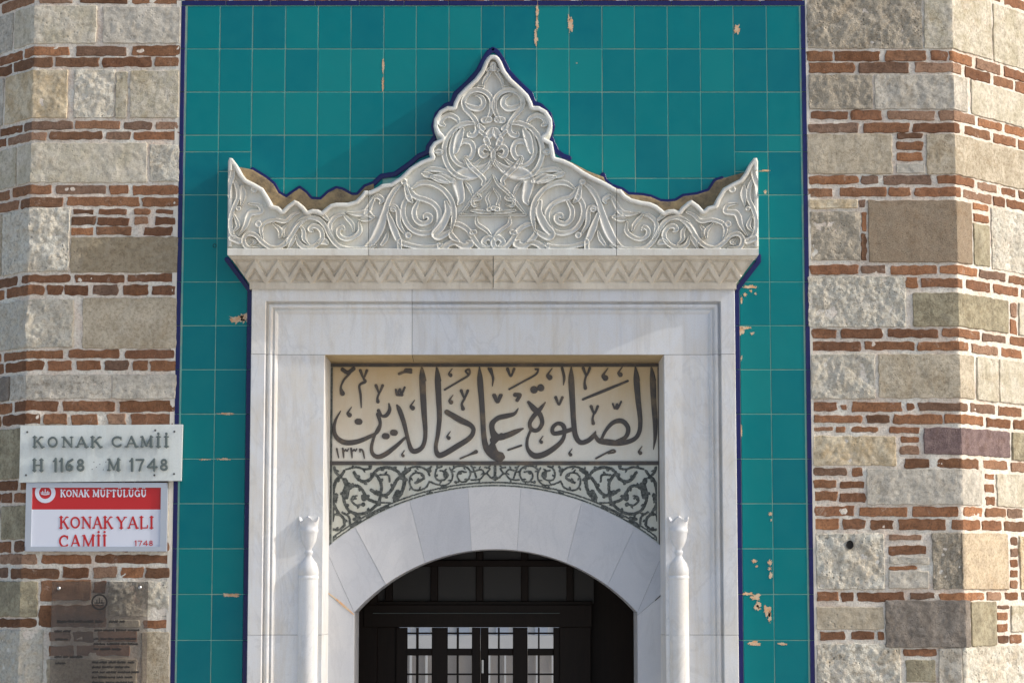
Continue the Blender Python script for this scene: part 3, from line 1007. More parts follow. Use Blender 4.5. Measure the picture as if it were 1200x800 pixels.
box('core', ox1 + .004, fx1 - .004, YI + .012, .02, 0.0, fzt - .01, 'dark_plaster_and_hole', po)
box('core', ox0 - .004, ox1 + .004, YI + .012, .02, ozt + .012, fzt - .012, 'dark_plaster_and_hole', po)

# cornice with chevrons, flaring out under the crest
YC0, YC1 = -.158, -.084
def cornice(xa, xb, left_end, right_end):
    nx, nz = int((xb - xa) / .8), 48
    top, bot = 299.5, 332.5
    X, T = np.meshgrid(np.linspace(0, 1, nx + 1), np.linspace(0, 1, nz + 1))
    pyy = top + (bot - top) * T
    lx = xa + (24 * T if left_end else 0)
    rx = xb - (24 * T if right_end else 0)
    px_ = lx + (rx - lx) * X
    # chevron zigzag
    ph = ((px_ - 298.7) / 26.55) % 1.0
    zig = 306.5 + np.where(ph < .5, ph, 1 - ph) * 2 * 21.0
    slope = 21.0 / 13.27
    d = (pyy - zig) / math.sqrt(1 + slope ** 2)
    band = np.clip((3.3 - np.abs(d - 1.2)) / .8, 0, 1)
    tri = np.maximum(np.clip((d - 6.2) / .8, 0, 1), np.clip((-4.0 - d) / .8, 0, 1) * np.clip((pyy - 306) / .8, 0, 1)) * np.clip((329.0 - pyy) / 1.2, 0, 1)
    rail = np.clip((304.5 - pyy) / 1.0, 0, 1) + np.clip((pyy - 330.3) / 1.0, 0, 1)
    h = .014 * np.maximum(np.maximum(band, tri * .6), np.clip(rail, 0, 1) * .9)
    yy = YC0 + (YC1 - YC0) * T - h
    V = Pn(px_, pyy, yy).reshape(-1, 3)
    W_ = nx + 1
    ii, jj = np.meshgrid(np.arange(nx), np.arange(nz))
    a = (jj * W_ + ii).ravel()
    fs = np.stack([a, a + W_, a + W_ + 1, a + 1], -1).tolist()
    V = V.tolist()
    # fillet under the slope, and ends / underside back to the wall
    def strip(pts):
        b0 = len(V)
        V.extend(pts)
        return list(range(b0, b0 + len(pts)))
    yb = YC1 - .009
    lrow = [nz * W_ + i for i in range(W_)]
    xs = [px_[nz, i] for i in range(W_)]
    r1 = strip([tuple(P(x, 333.4, yb - .004)) for x in xs])
    r2 = strip([tuple(P(x, 338.6, yb - .002)) for x in xs])
    r3 = strip([tuple(P(x, 338.8, YF + .03)) for x in xs])
    rows = [lrow, r1, r2, r3]
    for ra, rb in zip(rows[:-1], rows[1:]):
        fs += [[ra[i], rb[i], rb[i + 1], ra[i + 1]] for i in range(W_ - 1)]
    for end, col, flag in ((0, 0, left_end), (1, nx, right_end)):
        edge = [j * W_ + col for j in range(nz + 1)] + [r1[col], r2[col]]
        bk = strip([(V[e][0], .012, V[e][2]) for e in edge])
        for k in range(len(edge) - 1):
            q = [edge[k], bk[k], bk[k + 1], edge[k + 1]]
            fs.append(q if end == 0 else q[::-1])
    o = obj('cornice_block', V, fs, 'marble_tan', po)
    sharp_smooth(o, 40)
cornice(268.5, 577.6, True, False)
cornice(578.4, 887, False, True)

# ---- crest
AX = 577.8
def cr(ox, oy, sc, pts, w=None):
    out = []
    for p in pts:
        r = (p[2] if len(p) > 2 else w) / 2
        out.append((ox + p[0] / sc, oy + p[1] / sc, r / sc))
    return out
outl = [(577.8, 64.5), (574, 65), (571, 67.5), (568, 72), (563.5, 82.5), (556, 92.5), (545.5, 102), (536.5, 111), (532, 120), (530.8, 124.5), (524, 124.5), (514.8, 129.8), (508.7, 139.5), (508, 148.5), (511.5, 158), (516.5, 162), (508, 166.5), (503.5, 173), (502.8, 179), (505, 184), (503, 184.6), (492, 189), (480, 196.5), (469.5, 207), (457.5, 214.5), (447, 216), (442, 219.5), (433.5, 223.5), (426.6, 223.5), (423, 228.5), (416.5, 234.8), (407.5, 237.6), (394, 237.6), (387, 239.3), (381.5, 243.5), (377, 247.5), (372.6, 245.5), (366, 245), (360.5, 247), (357, 242.5), (350, 236.5), (345, 234.3), (337, 240), (331, 246), (326.5, 242), (319, 240), (316, 232.5), (308.5, 220.5), (298, 214.5), (289, 210), (283, 202.5), (278.5, 193.5), (272.5, 185.5), (268.7, 185), (267.3, 189), (266.5, 299), (577.8, 299)]
rgt = mir(outl[1:-1], AX)
rgt = [p for p in rgt if p[0] < 651] + [(660, 186.5), (668, 190), (676, 195), (684, 200.5), (694, 206), (706, 211.5), (716, 217), (723, 221.5), (728, 222), (733, 228), (740, 232.5), (752, 235.5), (762, 237), (770, 240.5)] + [p for p in rgt if p[0] > 777]
OUT = outl[:-1] + rgt[::-1]
A0 = (490, 60, 6.667); A1 = (495, 95, 7.059); A2 = (495, 185, 6.959); A3 = (425, 200, 8.0); A4 = (262, 180, 6.67); A5 = (340, 210, 8.89)
ST = []
def st(A, w, *pts):
    ST.append(cr(*A, pts, w))
st(A0, 26, (505, 285), (520, 225), (560, 165), (580, 120)); st(A0, 26, (545, 150), (580, 128))
st(A0, 34, (580, 105), (580, 140)); st(A0, 22, (505, 280), (470, 280))
st(A1, 38, (530, 330), (572, 240), (572, 160), (525, 98), (450, 75), (380, 100), (340, 160), (352, 225), (405, 285), (445, 345), (452, 405), (430, 445), (388, 452), (384, 425))
st(A1, 40, (345, 180, 20), (400, 218, 40), (465, 230, 44), (505, 190, 40), (490, 138, 34), (430, 108, 26))
st(A1, 50, (510, 325), (550, 320))
st(A1, 38, (300, 345), (278, 308), (220, 285), (168, 308), (150, 350), (178, 366, 50))
st(A1, 38, (440, 352), (360, 352), (270, 392), (205, 470), (178, 560), (188, 650), (232, 735), (300, 790), (380, 810))
st(A1, 34, (280, 400), (248, 500), (238, 590), (275, 665), (350, 705), (430, 690), (490, 640))
st(A1, 44, (330, 400, 56), (300, 470, 60), (275, 570, 44), (262, 600, 30))
st(A1, 40, (300, 540), (340, 500), (400, 512), (422, 575), (395, 635), (355, 640), (390, 710), (430, 745))
st(A1, 36, (500, 395), (470, 370)); st(A1, 30, (480, 420), (520, 450))
st(A1, 50, (580, 385, 20), (560, 430, 60), (525, 485, 70)); st(A1, 44, (525, 485), (540, 520))
st(A1, 40, (545, 570), (510, 545), (478, 575), (500, 620), (545, 605)); st(A1, 36, (540, 540), (585, 600), (560, 690), (500, 745))
st(A1, 46, (135, 585), (137, 590)); st(A1, 26, (110, 585), (160, 585))
st(A2, 60, (570, 15, 24), (505, 80, 50), (420, 125, 84), (330, 140, 90), (285, 190, 80), (300, 265, 70), (312, 340, 50), (290, 378, 40))
st(A2, 34, (350, 5), (390, 70), (450, 125), (500, 180), (490, 218, 50))
st(A2, 30, (345, 195), (385, 245), (412, 310)); st(A2, 36, (265, 150), (170, 105), (60, 95), (0, 130))
st(A2, 40, (250, 190, 70), (170, 165, 60), (95, 150, 50))
st(A2, 20, (310, 465), (580, 465)); st(A2, 26, (315, 460), (380, 378), (440, 300), (530, 218), (577, 140))
st(A2, 60, (400, 430, 40), (480, 440, 30), (578, 450, 20)); st(A2, 24, (578, 245), (525, 325), (540, 385), (500, 440))
st(A2, 26, (450, 290), (470, 330), (410, 350), (420, 390), (470, 380)); st(A2, 34, (578, 410), (540, 420))
st(A2, 30, (440, 482), (448, 540), (520, 592), (572, 650)); st(A2, 36, (400, 610), (425, 605))
st(A2, 38, (225, 540), (300, 545), (370, 590), (430, 680), (490, 738), (555, 732), (575, 685), (535, 650), (495, 685), (525, 715))
st(A2, 44, (130, 708, 60), (160, 738, 50), (215, 702, 44), (270, 690, 40), (330, 722, 46), (390, 702, 50), (365, 680, 40)); st(A2, 44, (225, 600), (240, 640), (290, 680))
st(A3, 44, (475, 205), (435, 245), (390, 305), (375, 385), (402, 480), (470, 558), (570, 590), (660, 560), (712, 480), (712, 380), (662, 312), (580, 272), (500, 248), (440, 190), (400, 120))
st(A3, 44, (520, 290, 60), (482, 370), (492, 450), (550, 498), (618, 478), (632, 432), (592, 418), (575, 445))
st(A3, 44, (465, 165), (540, 118), (640, 120), (742, 170), (812, 250), (848, 340), (852, 440), (835, 540))
st(A3, 52, (385, 105, 40), (300, 180, 44), (240, 280, 44), (208, 385, 56), (165, 520, 76), (110, 632, 70), (50, 700, 46), (0, 722, 40))
st(A3, 42, (235, 400, 60), (290, 545, 60), (345, 660, 50), (440, 700), (570, 722), (690, 712), (740, 690)); st(A3, 40, (345, 660), (345, 735))
st(A3, 40, (240, 370), (290, 338), (328, 380), (340, 500), (400, 600)); st(A3, 38, (240, 570), (215, 640), (180, 690, 60))
st(A3, 42, (0, 445), (50, 395), (80, 295), (130, 242), (180, 272), (165, 305)); st(A3, 50, (40, 400, 60), (95, 435, 30))
st(A3, 46, (780, 290, 60), (795, 390, 56), (735, 520, 70), (675, 590, 60), (705, 628, 50), (770, 600), (830, 560))
st(A3, 52, (285, 360), (286, 361)); st(A3, 52, (425, 605), (426, 606)); st(A3, 50, (385, 105), (386, 106)); st(A3, 50, (560, 20), (600, 40), (700, 60))
st(A3, 44, (400, 130, 50), (430, 250, 50), (470, 300, 30)); st(A3, 40, (640, 60, 50), (720, 80, 60), (800, 110, 60))
st(A5, 46, (-40, 690), (0, 600), (60, 490), (130, 420), (220, 398), (310, 430), (372, 505), (420, 600), (485, 682), (570, 725), (680, 735), (800, 722), (889, 690))
st(A5, 42, (720, 450), (725, 540), (665, 600), (580, 625), (512, 590), (500, 530), (540, 500), (562, 530)); st(A5, 42, (560, 365), (480, 385), (418, 455), (415, 540), (450, 620))
st(A5, 38, (555, 365), (595, 410), (645, 470), (662, 540)); st(A5, 46, (590, 350, 30), (700, 362, 50), (780, 345, 60), (835, 262, 46), (880, 180, 40))
st(A5, 48, (720, 420, 40), (800, 412, 60), (885, 385, 30))
st(A5, 46, (60, 590), (100, 680), (180, 716), (262, 690), (322, 632), (332, 560), (290, 500), (230, 490), (205, 522), (235, 542)); st(A5, 40, (105, 490), (140, 545), (142, 620), (190, 680))
st(A5, 50, (300, 665, 50), (355, 650, 60), (405, 685, 16)); st(A5, 44, (330, 360, 50), (390, 420, 30)); st(A5, 40, (180, 340), (260, 345), (330, 372))
st(A4, 30, (45, 150), (100, 250), (112, 340), (75, 430), (52, 520), (62, 620), (110, 670)); st(A4, 38, (50, 90), (70, 150), (40, 260), (45, 340))
st(A4, 44, (145, 260, 50), (150, 320, 46), (140, 400, 30)); st(A4, 34, (120, 640, 20), (170, 560, 34), (205, 470, 44), (290, 455, 34), (275, 405, 30), (200, 390, 30))
st(A4, 32, (270, 740), (180, 730), (155, 670), (190, 627), (250, 640), (302, 692), (370, 735), (450, 722), (522, 650), (582, 560), (640, 520)); st(A4, 26, (215, 665), (245, 690), (215, 712))
st(A4, 30, (305, 665), (290, 590), (320, 542), (400, 518), (480, 530), (540, 480), (590, 458, 44)); st(A4, 34, (390, 548), (440, 600), (440, 655)); st(A4, 30, (490, 560), (460, 600), (470, 650))
st(A4, 46, (238, 280), (239, 281)); st(A4, 32, (115, 430), (116, 431)); st(A4, 44, (60, 660), (120, 685)); st(A4, 30, (80, 480), (112, 560), (80, 605))
st(A4, 32, (505, 742), (540, 680), (560, 640)); st(A4, 44, (270, 550), (271, 551))
YCR = -.158
HR = .031
FC = Field(262, 60, 894, 302, .62)
sd_out = FC.poly(OUT)
for k_, s_ in enumerate(ST):
    rs_ = .92 + .16 * ((k_ * 37) % 11) / 11
    if len(s_) >= 3:                                       # pointed leaf ends
        s_ = [(a, b, r_ * (.5 if k in (0, len(s_) - 1) else 1.0)) for k, (a, b, r_) in enumerate(s_)]
    FC.stroke(s_, height=HR * rs_, groove=.48, rk=1.38)
    FC.stroke(mir(s_, AX), height=HR * rs_, groove=.48, rk=1.38)
# rim along the cut edge and a plain band at the foot
rimd = np.where(FC.Y < 289, -sd_out, 99)
e = np.clip(np.minimum(rimd + .4, 6.0 - rimd) / 1.6, 0, 1)
rim = .038 * e ** .6 + 0 * FC.X
rim = np.where((FC.X < 275) & (FC.Y > 200) | (FC.X > 881) & (FC.Y > 200), rim * .6, rim)
foot = .036 * np.clip((FC.Y - 290.6) / 1.0, 0, 1)
rng = np.random.RandomState(3)
FC.H = np.maximum(np.maximum(FC.H, rim), foot)
for (xa, xb) in ((262, 431.7), (432.3, 722.2), (722.8, 894)):
    F2 = np.maximum(np.maximum(sd_out, xa - FC.X), FC.X - xb)
    V, fs = FC.mesh(lambda vx, vy, vf, vh: YCR - vh, .012, F=F2)
    o = obj('crest_block', V, fs, 'marble_carved', po)
    sharp_smooth(o, 60)

# ---- engaged columns
def lathe(name, cx, cy, prof_, mat, parent, n=28, scallop=None):
    V, fs = [], []
    m = len(prof_)
    for k in range(n):
        a = 2 * math.pi * k / n
        for i, (r, z) in enumerate(prof_):
            zz = z
            if scallop and i >= scallop[0]:
                zz = z + scallop[1] * (.5 + .5 * math.cos(5 * a)) * (i - scallop[0] + 1) / (m - scallop[0])
            V.append((cx + r * math.sin(a), cy - r * math.cos(a), zz))
    for k in range(n):
        k2 = (k + 1) % n
        for i in range(m - 1):
            fs.append([k * m + i, k2 * m + i, k2 * m + i + 1, k * m + i + 1])
    o = obj(name, V, fs, mat, parent)
    sharp_smooth(o, 40)
    return o
for cxp in (361.5, 795.5):
    yc = YI + .022
    cxw = P(cxp, 700, yc).x
    z = lambda v: ZP(v, yc)
    col_ = lathe('column', cxw, yc, [(.061, 0.0), (.061, z(744) - .001), (.0595, z(744)), (.061, z(744) + .001), (.061, z(678)), (.064, z(677.5)), (.064, z(675)), (.060, z(674))], 'marble', po)
    lathe('capital', cxw, yc, [(.060, z(674)), (.063, z(672)), (.061, z(666)), (.052, z(660)), (.036, z(655)), (.029, z(652)), (.028, z(650)), (.033, z(648)), (.033, z(646)), (.028, z(644.5)), (.030, z(641.5)), (.040, z(638)), (.050, z(632)), (.056, z(624)), (.059, z(623)), (.059, z(620)), (.056, z(619)),
                                (.058, z(616)), (.061, z(614)), (.066, z(612)), (.061, z(612.5)), (.050, z(615)), (.02, z(617))], 'marble', col_, scallop=(17, .060), n=40)

# ---- inscription panel
YPn = YP - .006
pn = box('inscription_panel', P(383, 500, YPn).x, P(776, 500, YPn).x, YPn, YPn + .03, ZP(541, YPn), ZP(424, YPn), 'marble_panel', po)
SA, SB = (375, 410, 5.714), (575, 410, 5.714)
words = []
def wd(A, *pts):
    words.append(cr(*A, pts))
wd(SA, (462, 358, 8), (466, 400, 22), (445, 436, 24), (415, 440, 16), (392, 405, 22))
wd(SA, (388, 430, 24), (403, 490, 20), (388, 545, 18), (330, 580, 24), (250, 612, 30), (170, 618, 32), (112, 585, 28), (94, 530, 22), (105, 468, 16), (138, 408, 6))
wd(SA, (402, 495, 14), (370, 560, 16), (346, 640, 20), (352, 692, 24), (388, 714, 28), (442, 694, 30), (512, 640, 24), (568, 588, 16))
wd(SA, (680, 118, 8), (684, 180, 36), (690, 300, 38), (697, 420, 34), (706, 560, 26), (690, 640, 26), (650, 674, 30), (615, 670, 30), (595, 620, 24), (580, 560, 24), (560, 480, 28), (532, 400, 28), (515, 368, 10))
wd(SA, (780, 118, 8), (788, 200, 36), (795, 330, 34), (800, 450, 30), (790, 560, 26), (775, 650, 24), (792, 700, 34), (832, 694, 34), (920, 642, 34), (1000, 590, 30), (1028, 540, 26), (1008, 502, 30), (940, 468, 38), (850, 415, 32))
wd(SA, (1068, 113, 8), (1072, 200, 36), (1082, 330, 34), (1090, 450, 32), (1096, 560, 32), (1112, 650, 38), (1150, 700, 42), (1200, 722, 44), (1222, 715, 30))
wd(SA, (1140, 665, 16), (1165, 612, 26), (1215, 570, 30)); wd(SA, (1165, 612, 24), (1150, 540, 26), (1150, 490, 26), (1190, 455, 26))
wd(SA, (1150, 600, 24), (1180, 680, 26), (1215, 700, 30))
wd(SB, (185, 390, 6), (160, 425, 20), (110, 440, 30), (50, 455, 30), (15, 490, 28), (15, 540, 30), (50, 582, 38), (110, 570, 36), (170, 545, 30), (217, 525, 10))
wd(SB, (50, 590, 26), (18, 622, 28), (-5, 655, 28)); wd(SB, (-6, 650, 24), (20, 690, 34), (78, 715, 34))
wd(SB, (366, 350, 8), (335, 390, 24), (290, 440, 28), (262, 490, 24), (275, 530, 26), (315, 535, 24), (345, 490, 26), (330, 430, 30), (290, 392, 36), (253, 348, 18))
wd(SB, (268, 535, 16), (245, 600, 18), (248, 660, 22), (290, 705, 36), (350, 700, 36), (420, 660, 32), (475, 610, 26), (495, 560, 22), (488, 508, 28), (450, 490, 22), (415, 520, 24), (422, 556, 26), (480, 550, 28), (550, 528, 24))
wd(SB, (290, 265, 46), (291, 266, 46)); wd(SB, (335, 252, 44), (336, 253, 44))
wd(SB, (540, 113, 8), (540, 200, 36), (548, 350, 34), (556, 480, 32), (568, 570, 32), (600, 617, 30), (650, 607, 30), (690, 572, 26), (702, 545, 8))
wd(SB, (695, 562, 16), (725, 605, 30), (790, 616, 38), (870, 622, 32), (950, 602, 28), (990, 560, 26), (1002, 480, 28), (987, 330, 34), (976, 200, 36), (968, 113, 8))
wd(SB, (735, 612, 18), (770, 540, 20), (820, 485, 26), (880, 475, 30), (920, 520, 28), (905, 580, 26), (840, 612, 20))
wd(SB, (1075, 113, 8), (1085, 200, 36), (1092, 350, 34), (1101, 480, 30), (1101, 580, 22), (1090, 665, 5))
for A, x in ((SB, 1075), (SB, 968), (SA, 680), (SA, 780)):
    wd(A, (x + 2, 122, 14), (x + 16, 160, 12), (x + 30, 205, 5))
wd(SB, (618, 330, 14), (760, 272, 19), (918, 207, 14))
marks = []
def mk(A, w, *pts):
    marks.append(cr(*A, pts, w))
def vee(A, x, y, s=1.0, tail=0):
    mk(A, 14, (x - 22 * s, y - 28 * s, 18 * s), (x, y + 20 * s, 10), (x + 22 * s, y - 28 * s, 16 * s))
    if tail:
        mk(A, 12, (x, y + 10, 12), (x - 12, y + tail * .6, 12), (x - 8, y + tail, 20))
def comma(A, x, y, s=1.0):
    mk(A, 12, (x + 14 * s, y - 36 * s, 4), (x - 8 * s, y - 4 * s, 10 * s), (x + 2 * s, y + 8 * s, 22 * s))
vee(SB, 135, 155); vee(SB, 50, 330); vee(SB, 458, 345); vee(SB, 642, 150, 1, 105); vee(SB, 695, 405, 1, 85)
mk(SB, 11, (818, 360), (832, 390), (847, 362), (852, 388), (874, 345)); mk(SB, 18, (845, 388), (846, 389))
comma(SB, 393, 172, 1.4); comma(SB, 765, 175, 1.5); comma(SB, 866, 155, 1.2)
mk(SB, 11, (125, 262), (220, 210), (300, 165), (318, 130), (300, 128)); mk(SB, 11, (118, 668), (205, 638)); comma(SB, 338, 608, .9); comma(SB, 533, 692, .9); comma(SB, 1000, 680, 1)
mk(SB, 10, (705, 725), (770, 690), (820, 668), (832, 682), (790, 690)); mk(SB, 15, (478, 120), (492, 180), (488, 232, 6)); mk(SB, 13, (3, 125), (16, 190), (12, 235, 5)); mk(SB, 24, (165, 300), (198, 300, 18), (178, 335, 20))
mk(SA, 22, (150, 130), (185, 150), (225, 125)); mk(SA, 12, (200, 155), (160, 200), (140, 250), (150, 290, 28)); vee(SA, 292, 165); mk(SA, 13, (292, 190), (302, 212, 16), (265, 235), (272, 300), (277, 385, 5))
vee(SA, 397, 265); mk(SA, 12, (397, 285), (385, 320), (388, 345, 20)); mk(SA, 12, (508, 265), (515, 298), (535, 262), (545, 296), (567, 250)); mk(SA, 16, (515, 298), (550, 300))
mk(SA, 14, (530, 160), (570, 145), (610, 150)); mk(SA, 22, (575, 135), (605, 135)); comma(SA, 195, 425, 1.2); comma(SA, 618, 378, 1.2); comma(SA, 872, 160, 1); comma(SA, 876, 340, 1.1); comma(SA, 860, 580, 1); comma(SA, 555, 700, .8)
for x, y in ((258, 478), (440, 575), (495, 552)):
    mk(SA, 34, (x - 6, y), (x + 6, y + 1))
mk(SA, 11, (835, 265), (920, 215), (995, 168), (1000, 130), (975, 140), (990, 160)); vee(SA, 968, 300); mk(SA, 13, (968, 325), (950, 360), (958, 392, 22)); mk(SA, 10, (940, 725), (1000, 700), (1045, 680, 22)); mk(SA, 14, (1130, 125), (1158, 180), (1155, 240, 5)); vee(SA, 1185, 330)
mk(SA, 11, (112, 660), (125, 720, 6))
for x in (152, 208):
    mk(SA, 11, (x, 658), (x + 4, 690), (x + 7, 720, 6)); mk(SA, 7, (x, 660), (x + 11, 676), (x + 20, 664), (x + 29, 676), (x + 38, 660))
mk(SA, 10, (266, 664), (282, 668), (291, 690), (297, 724, 6)); mk(SA, 8, (266, 664), (268, 680))
YL = YPn - .007
groups = {}
for k, w_ in enumerate(words):
    pass
f = Field(384, 424, 776, 545, .55)
for w_ in words:
    f.stroke(w_, rk=1.08)
shape('calligraphy_stroke', f, YL, .009, 'ink', pn, bevel=(1.6, .003), split=True)
f2 = Field(384, 424, 776, 545, .55)
for w_ in marks:
    f2.stroke(w_, rk=1.2)
shape('vowel_mark', f2, YL - .0004, .009, 'ink', pn, bevel=(1.2, .002), split=True)
# dark ruled frame
def bar(x0, y0, x1, y1, y, mat, parent, name='ruled_line', th=.006):
    a, b = P(x0, y0, y), P(x1, y1, y)
    return box(name, a.x, b.x, y, y + th, b.z, a.z, mat, parent)
bar(384, 425.5, 776, 429.6, YL - .001, 'ink', pn); bar(385.4, 430, 388.2, 640, YL + .0005, 'ink_green', pn); bar(770.5, 430, 774, 640, YL + .0005, 'ink', pn); bar(384, 540, 775, 544.6, YL - .001, 'ink', pn)

# ---- floral band above the arch
ACX, ACY, AR = 580.0, 878.0, 308.0       # extrados
ICX, ICY, IR = 581.0, 866.0, 223.0       # intrados
fb = Field(382, 541, 778, 650, 1.0)
F2 = np.maximum(np.maximum(np.maximum(543 - fb.Y, AR - .5 - np.hypot(fb.X - ACX, fb.Y - ACY)), 384 - fb.X), fb.X - 776)
band = shape('floral_band', fb, YPn - .001, .03, 'marble_aged', po, F=F2)
BA, BB = (380, 540, 8.0), (470, 535, 10.0)
fl = []
def fs_(A, w, *pts):
    fl.append(cr(*A, pts, w))
fs_(BA, 24, (95, 60), (110, 108), (150, 138), (188, 92)); fs_(BA, 28, (150, 148), (112, 180), (90, 250), (82, 310)); fs_(BA, 24, (95, 330), (90, 400), (130, 480), (178, 535), (190, 590)); fs_(BA, 38, (112, 320), (100, 365))
fs_(BA, 26, (185, 170), (200, 230), (180, 300), (187, 380), (230, 460), (310, 495), (400, 480), (470, 430), (512, 380), (530, 300), (535, 220), (505, 150), (472, 110), (520, 70), (600, 60), (680, 90), (712, 130))
fs_(BA, 42, (195, 180), (216, 250), (205, 335)); fs_(BA, 26, (230, 260), (290, 230), (340, 250), (380, 310), (420, 360), (500, 390)); fs_(BA, 18, (362, 405), (300, 412), (256, 370), (272, 330), (296, 350))
fs_(BA, 46, (370, 330), (372, 350)); fs_(BA, 36, (365, 405), (366, 406)); fs_(BA, 28, (280, 108), (322, 170), (380, 192), (440, 160), (470, 110)); fs_(BA, 18, (210, 75), (300, 57), (370, 75), (430, 70), (442, 40))
fs_(BA, 18, (520, 130), (600, 130), (612, 190)); fs_(BA, 28, (440, 270), (500, 310), (570, 320), (630, 270), (672, 190), (720, 140), (800, 82)); fs_(BA, 30, (740, 130), (752, 200), (722, 300), (660, 370)); fs_(BA, 46, (690, 290), (665, 345)); fs_(BA, 14, (520, 390), (620, 390))
fs_(BA, 18, (80, 560), (95, 502), (140, 502)); fs_(BA, 22, (80, 640), (140, 642), (190, 600)); fs_(BA, 20, (170, 480), (230, 522), (242, 600)); fs_(BA, 28, (280, 545), (330, 530)); fs_(BA, 16, (60, 700), (90, 730), (50, 760))
fs_(BB, 20, (20, 180), (80, 140), (180, 115), (270, 135), (322, 180)); fs_(BB, 32, (20, 200), (32, 300), (8, 430)); fs_(BB, 20, (272, 250), (258, 208), (180, 185), (120, 220), (100, 290), (130, 370), (200, 392), (290, 360), (332, 290)); fs_(BB, 28, (170, 302), (220, 282), (268, 250))
fs_(BB, 24, (352, 118), (322, 160), (332, 212)); fs_(BB, 18, (570, 130), (602, 200), (590, 280), (520, 332), (420, 322), (340, 290)); fs_(BB, 20, (460, 160), (530, 180), (542, 230), (500, 270), (430, 270), (400, 220), (420, 140), (480, 112)); fs_(BB, 60, (525, 205), (527, 215))
fs_(BB, 20, (590, 160), (650, 112), (740, 110), (800, 150), (812, 210), (770, 282), (700, 290), (660, 232), (690, 172), (760, 178)); fs_(BB, 32, (640, 295), (642, 296)); fs_(BB, 20, (820, 100), (850, 152), (882, 242)); fs_(BB, 18, (880, 160), (940, 150), (972, 190), (940, 250), (880, 270), (820, 270))
fs_(BB, 18, (980, 122), (1040, 140), (1010, 190), (1050, 240), (1085, 262)); fs_(BB, 26, (1100, 100), (1100, 270)); fs_(BB, 20, (450, 372), (540, 356)); fs_(BB, 18, (300, 432), (360, 412)); fs_(BA, 24, (90, 440), (70, 520)); fs_(BA, 20, (400, 520), (470, 480)); fs_(BA, 20, (480, 470), (600, 425)); fs_(BA, 20, (250, 610), (340, 560))
ff = Field(382, 541, 778, 650, .5)
for s_ in fl:
    ext = [s_]
    q = crom(s_, 5)
    for k in range(3, len(q) - 3, 7):
        tx, ty = q[k + 1][0] - q[k - 1][0], q[k + 1][1] - q[k - 1][1]
        L_ = math.hypot(tx, ty) + 1e-6
        sg_ = 1 if (k // 7) % 2 else -1
        nx_, ny_ = -ty / L_ * sg_, tx / L_ * sg_
        a, b, r_ = q[k]
        ext.append([(a, b, r_), (a + nx_ * 2.2 + tx / L_ * .8, b + ny_ * 2.2 + ty / L_ * .8, r_ * .95), (a + nx_ * 3.6 + tx / L_ * 2.2, b + ny_ * 3.6 + ty / L_ * 2.2, .3)])
    for e_ in ext:
        ff.stroke(e_, rk=1.12)
        ff.stroke(mir(e_, 580.2), rk=1.12)
# ragged brushwork
ragged = np.array([[mnoise.noise(Vector((x * .55, y * .55, 2.0))) for x in ff.X[0]] for y in ff.Y[:, 0]]) * .75
dist = np.hypot(ff.X - ACX, ff.Y - ACY)
line = np.minimum(np.abs(dist - AR - 5.0) - .9, np.abs(dist - AR - 1.6) - .6)
ff.F = np.minimum(ff.F, line) + ragged * .8
ff.F = np.maximum(np.maximum(np.maximum(ff.F, AR + .6 - dist), 390 - ff.X), ff.X - 770)
ff.F = np.maximum(ff.F, 545 - ff.Y)
shape('floral_scroll', ff, YPn - .0045, .0035, 'ink_green', band, bevel=(.9, .0015))['kind'] = 'stuff'

# ---- arch stones
YA = YPn - .014
def arc_stone(ea, eb, ia, ib, k):
    """stone between two joints given by x on extrados and intrados (pixels)"""
    V, fs = [], []
    n = 12
    ring = []
    for i in range(n + 1):
        x = ea + (eb - ea) * i / n
        ring.append((x, ACY - math.sqrt(max(AR ** 2 - (x - ACX) ** 2, 0))))
    inner = []
    for i in range(n + 1):
        x = ib + (ia - ib) * i / n
        inner.append((x, ICY - math.sqrt(max(IR ** 2 - (x - ICX) ** 2, 0))))
    pts = ring + inner
    return pts
joints = [(381.5, 415.0), (416, 452), (480, 498), (548.5, 552.5), (610.5, 606), (682, 664), (744, 712), (779, 747.0)]
for k in range(len(joints) - 1):
    (ea, ia), (eb, ib) = joints[k], joints[k + 1]
    g = .09
    pts = arc_stone(ea + g, eb - g, ia + g, ib - g, k)
    dy = random.uniform(-.0012, .0012)
    V, fs = [], []
    m = len(pts)
    for y_ in (YA + dy, .62):
        for p in pts:
            q = P(p[0], p[1], YA)
            V.append((q.x, y_, q.z))
    h = m // 2
    for i in range(h - 1):
        fs.append([i, m - 1 - i, m - 2 - i, i + 1])
    for i in range(m):
        fs.append([i, (i + 1) % m, m + (i + 1) % m, m + i])
    o = obj('voussoir', V, fs, 'marble_voussoir', po)
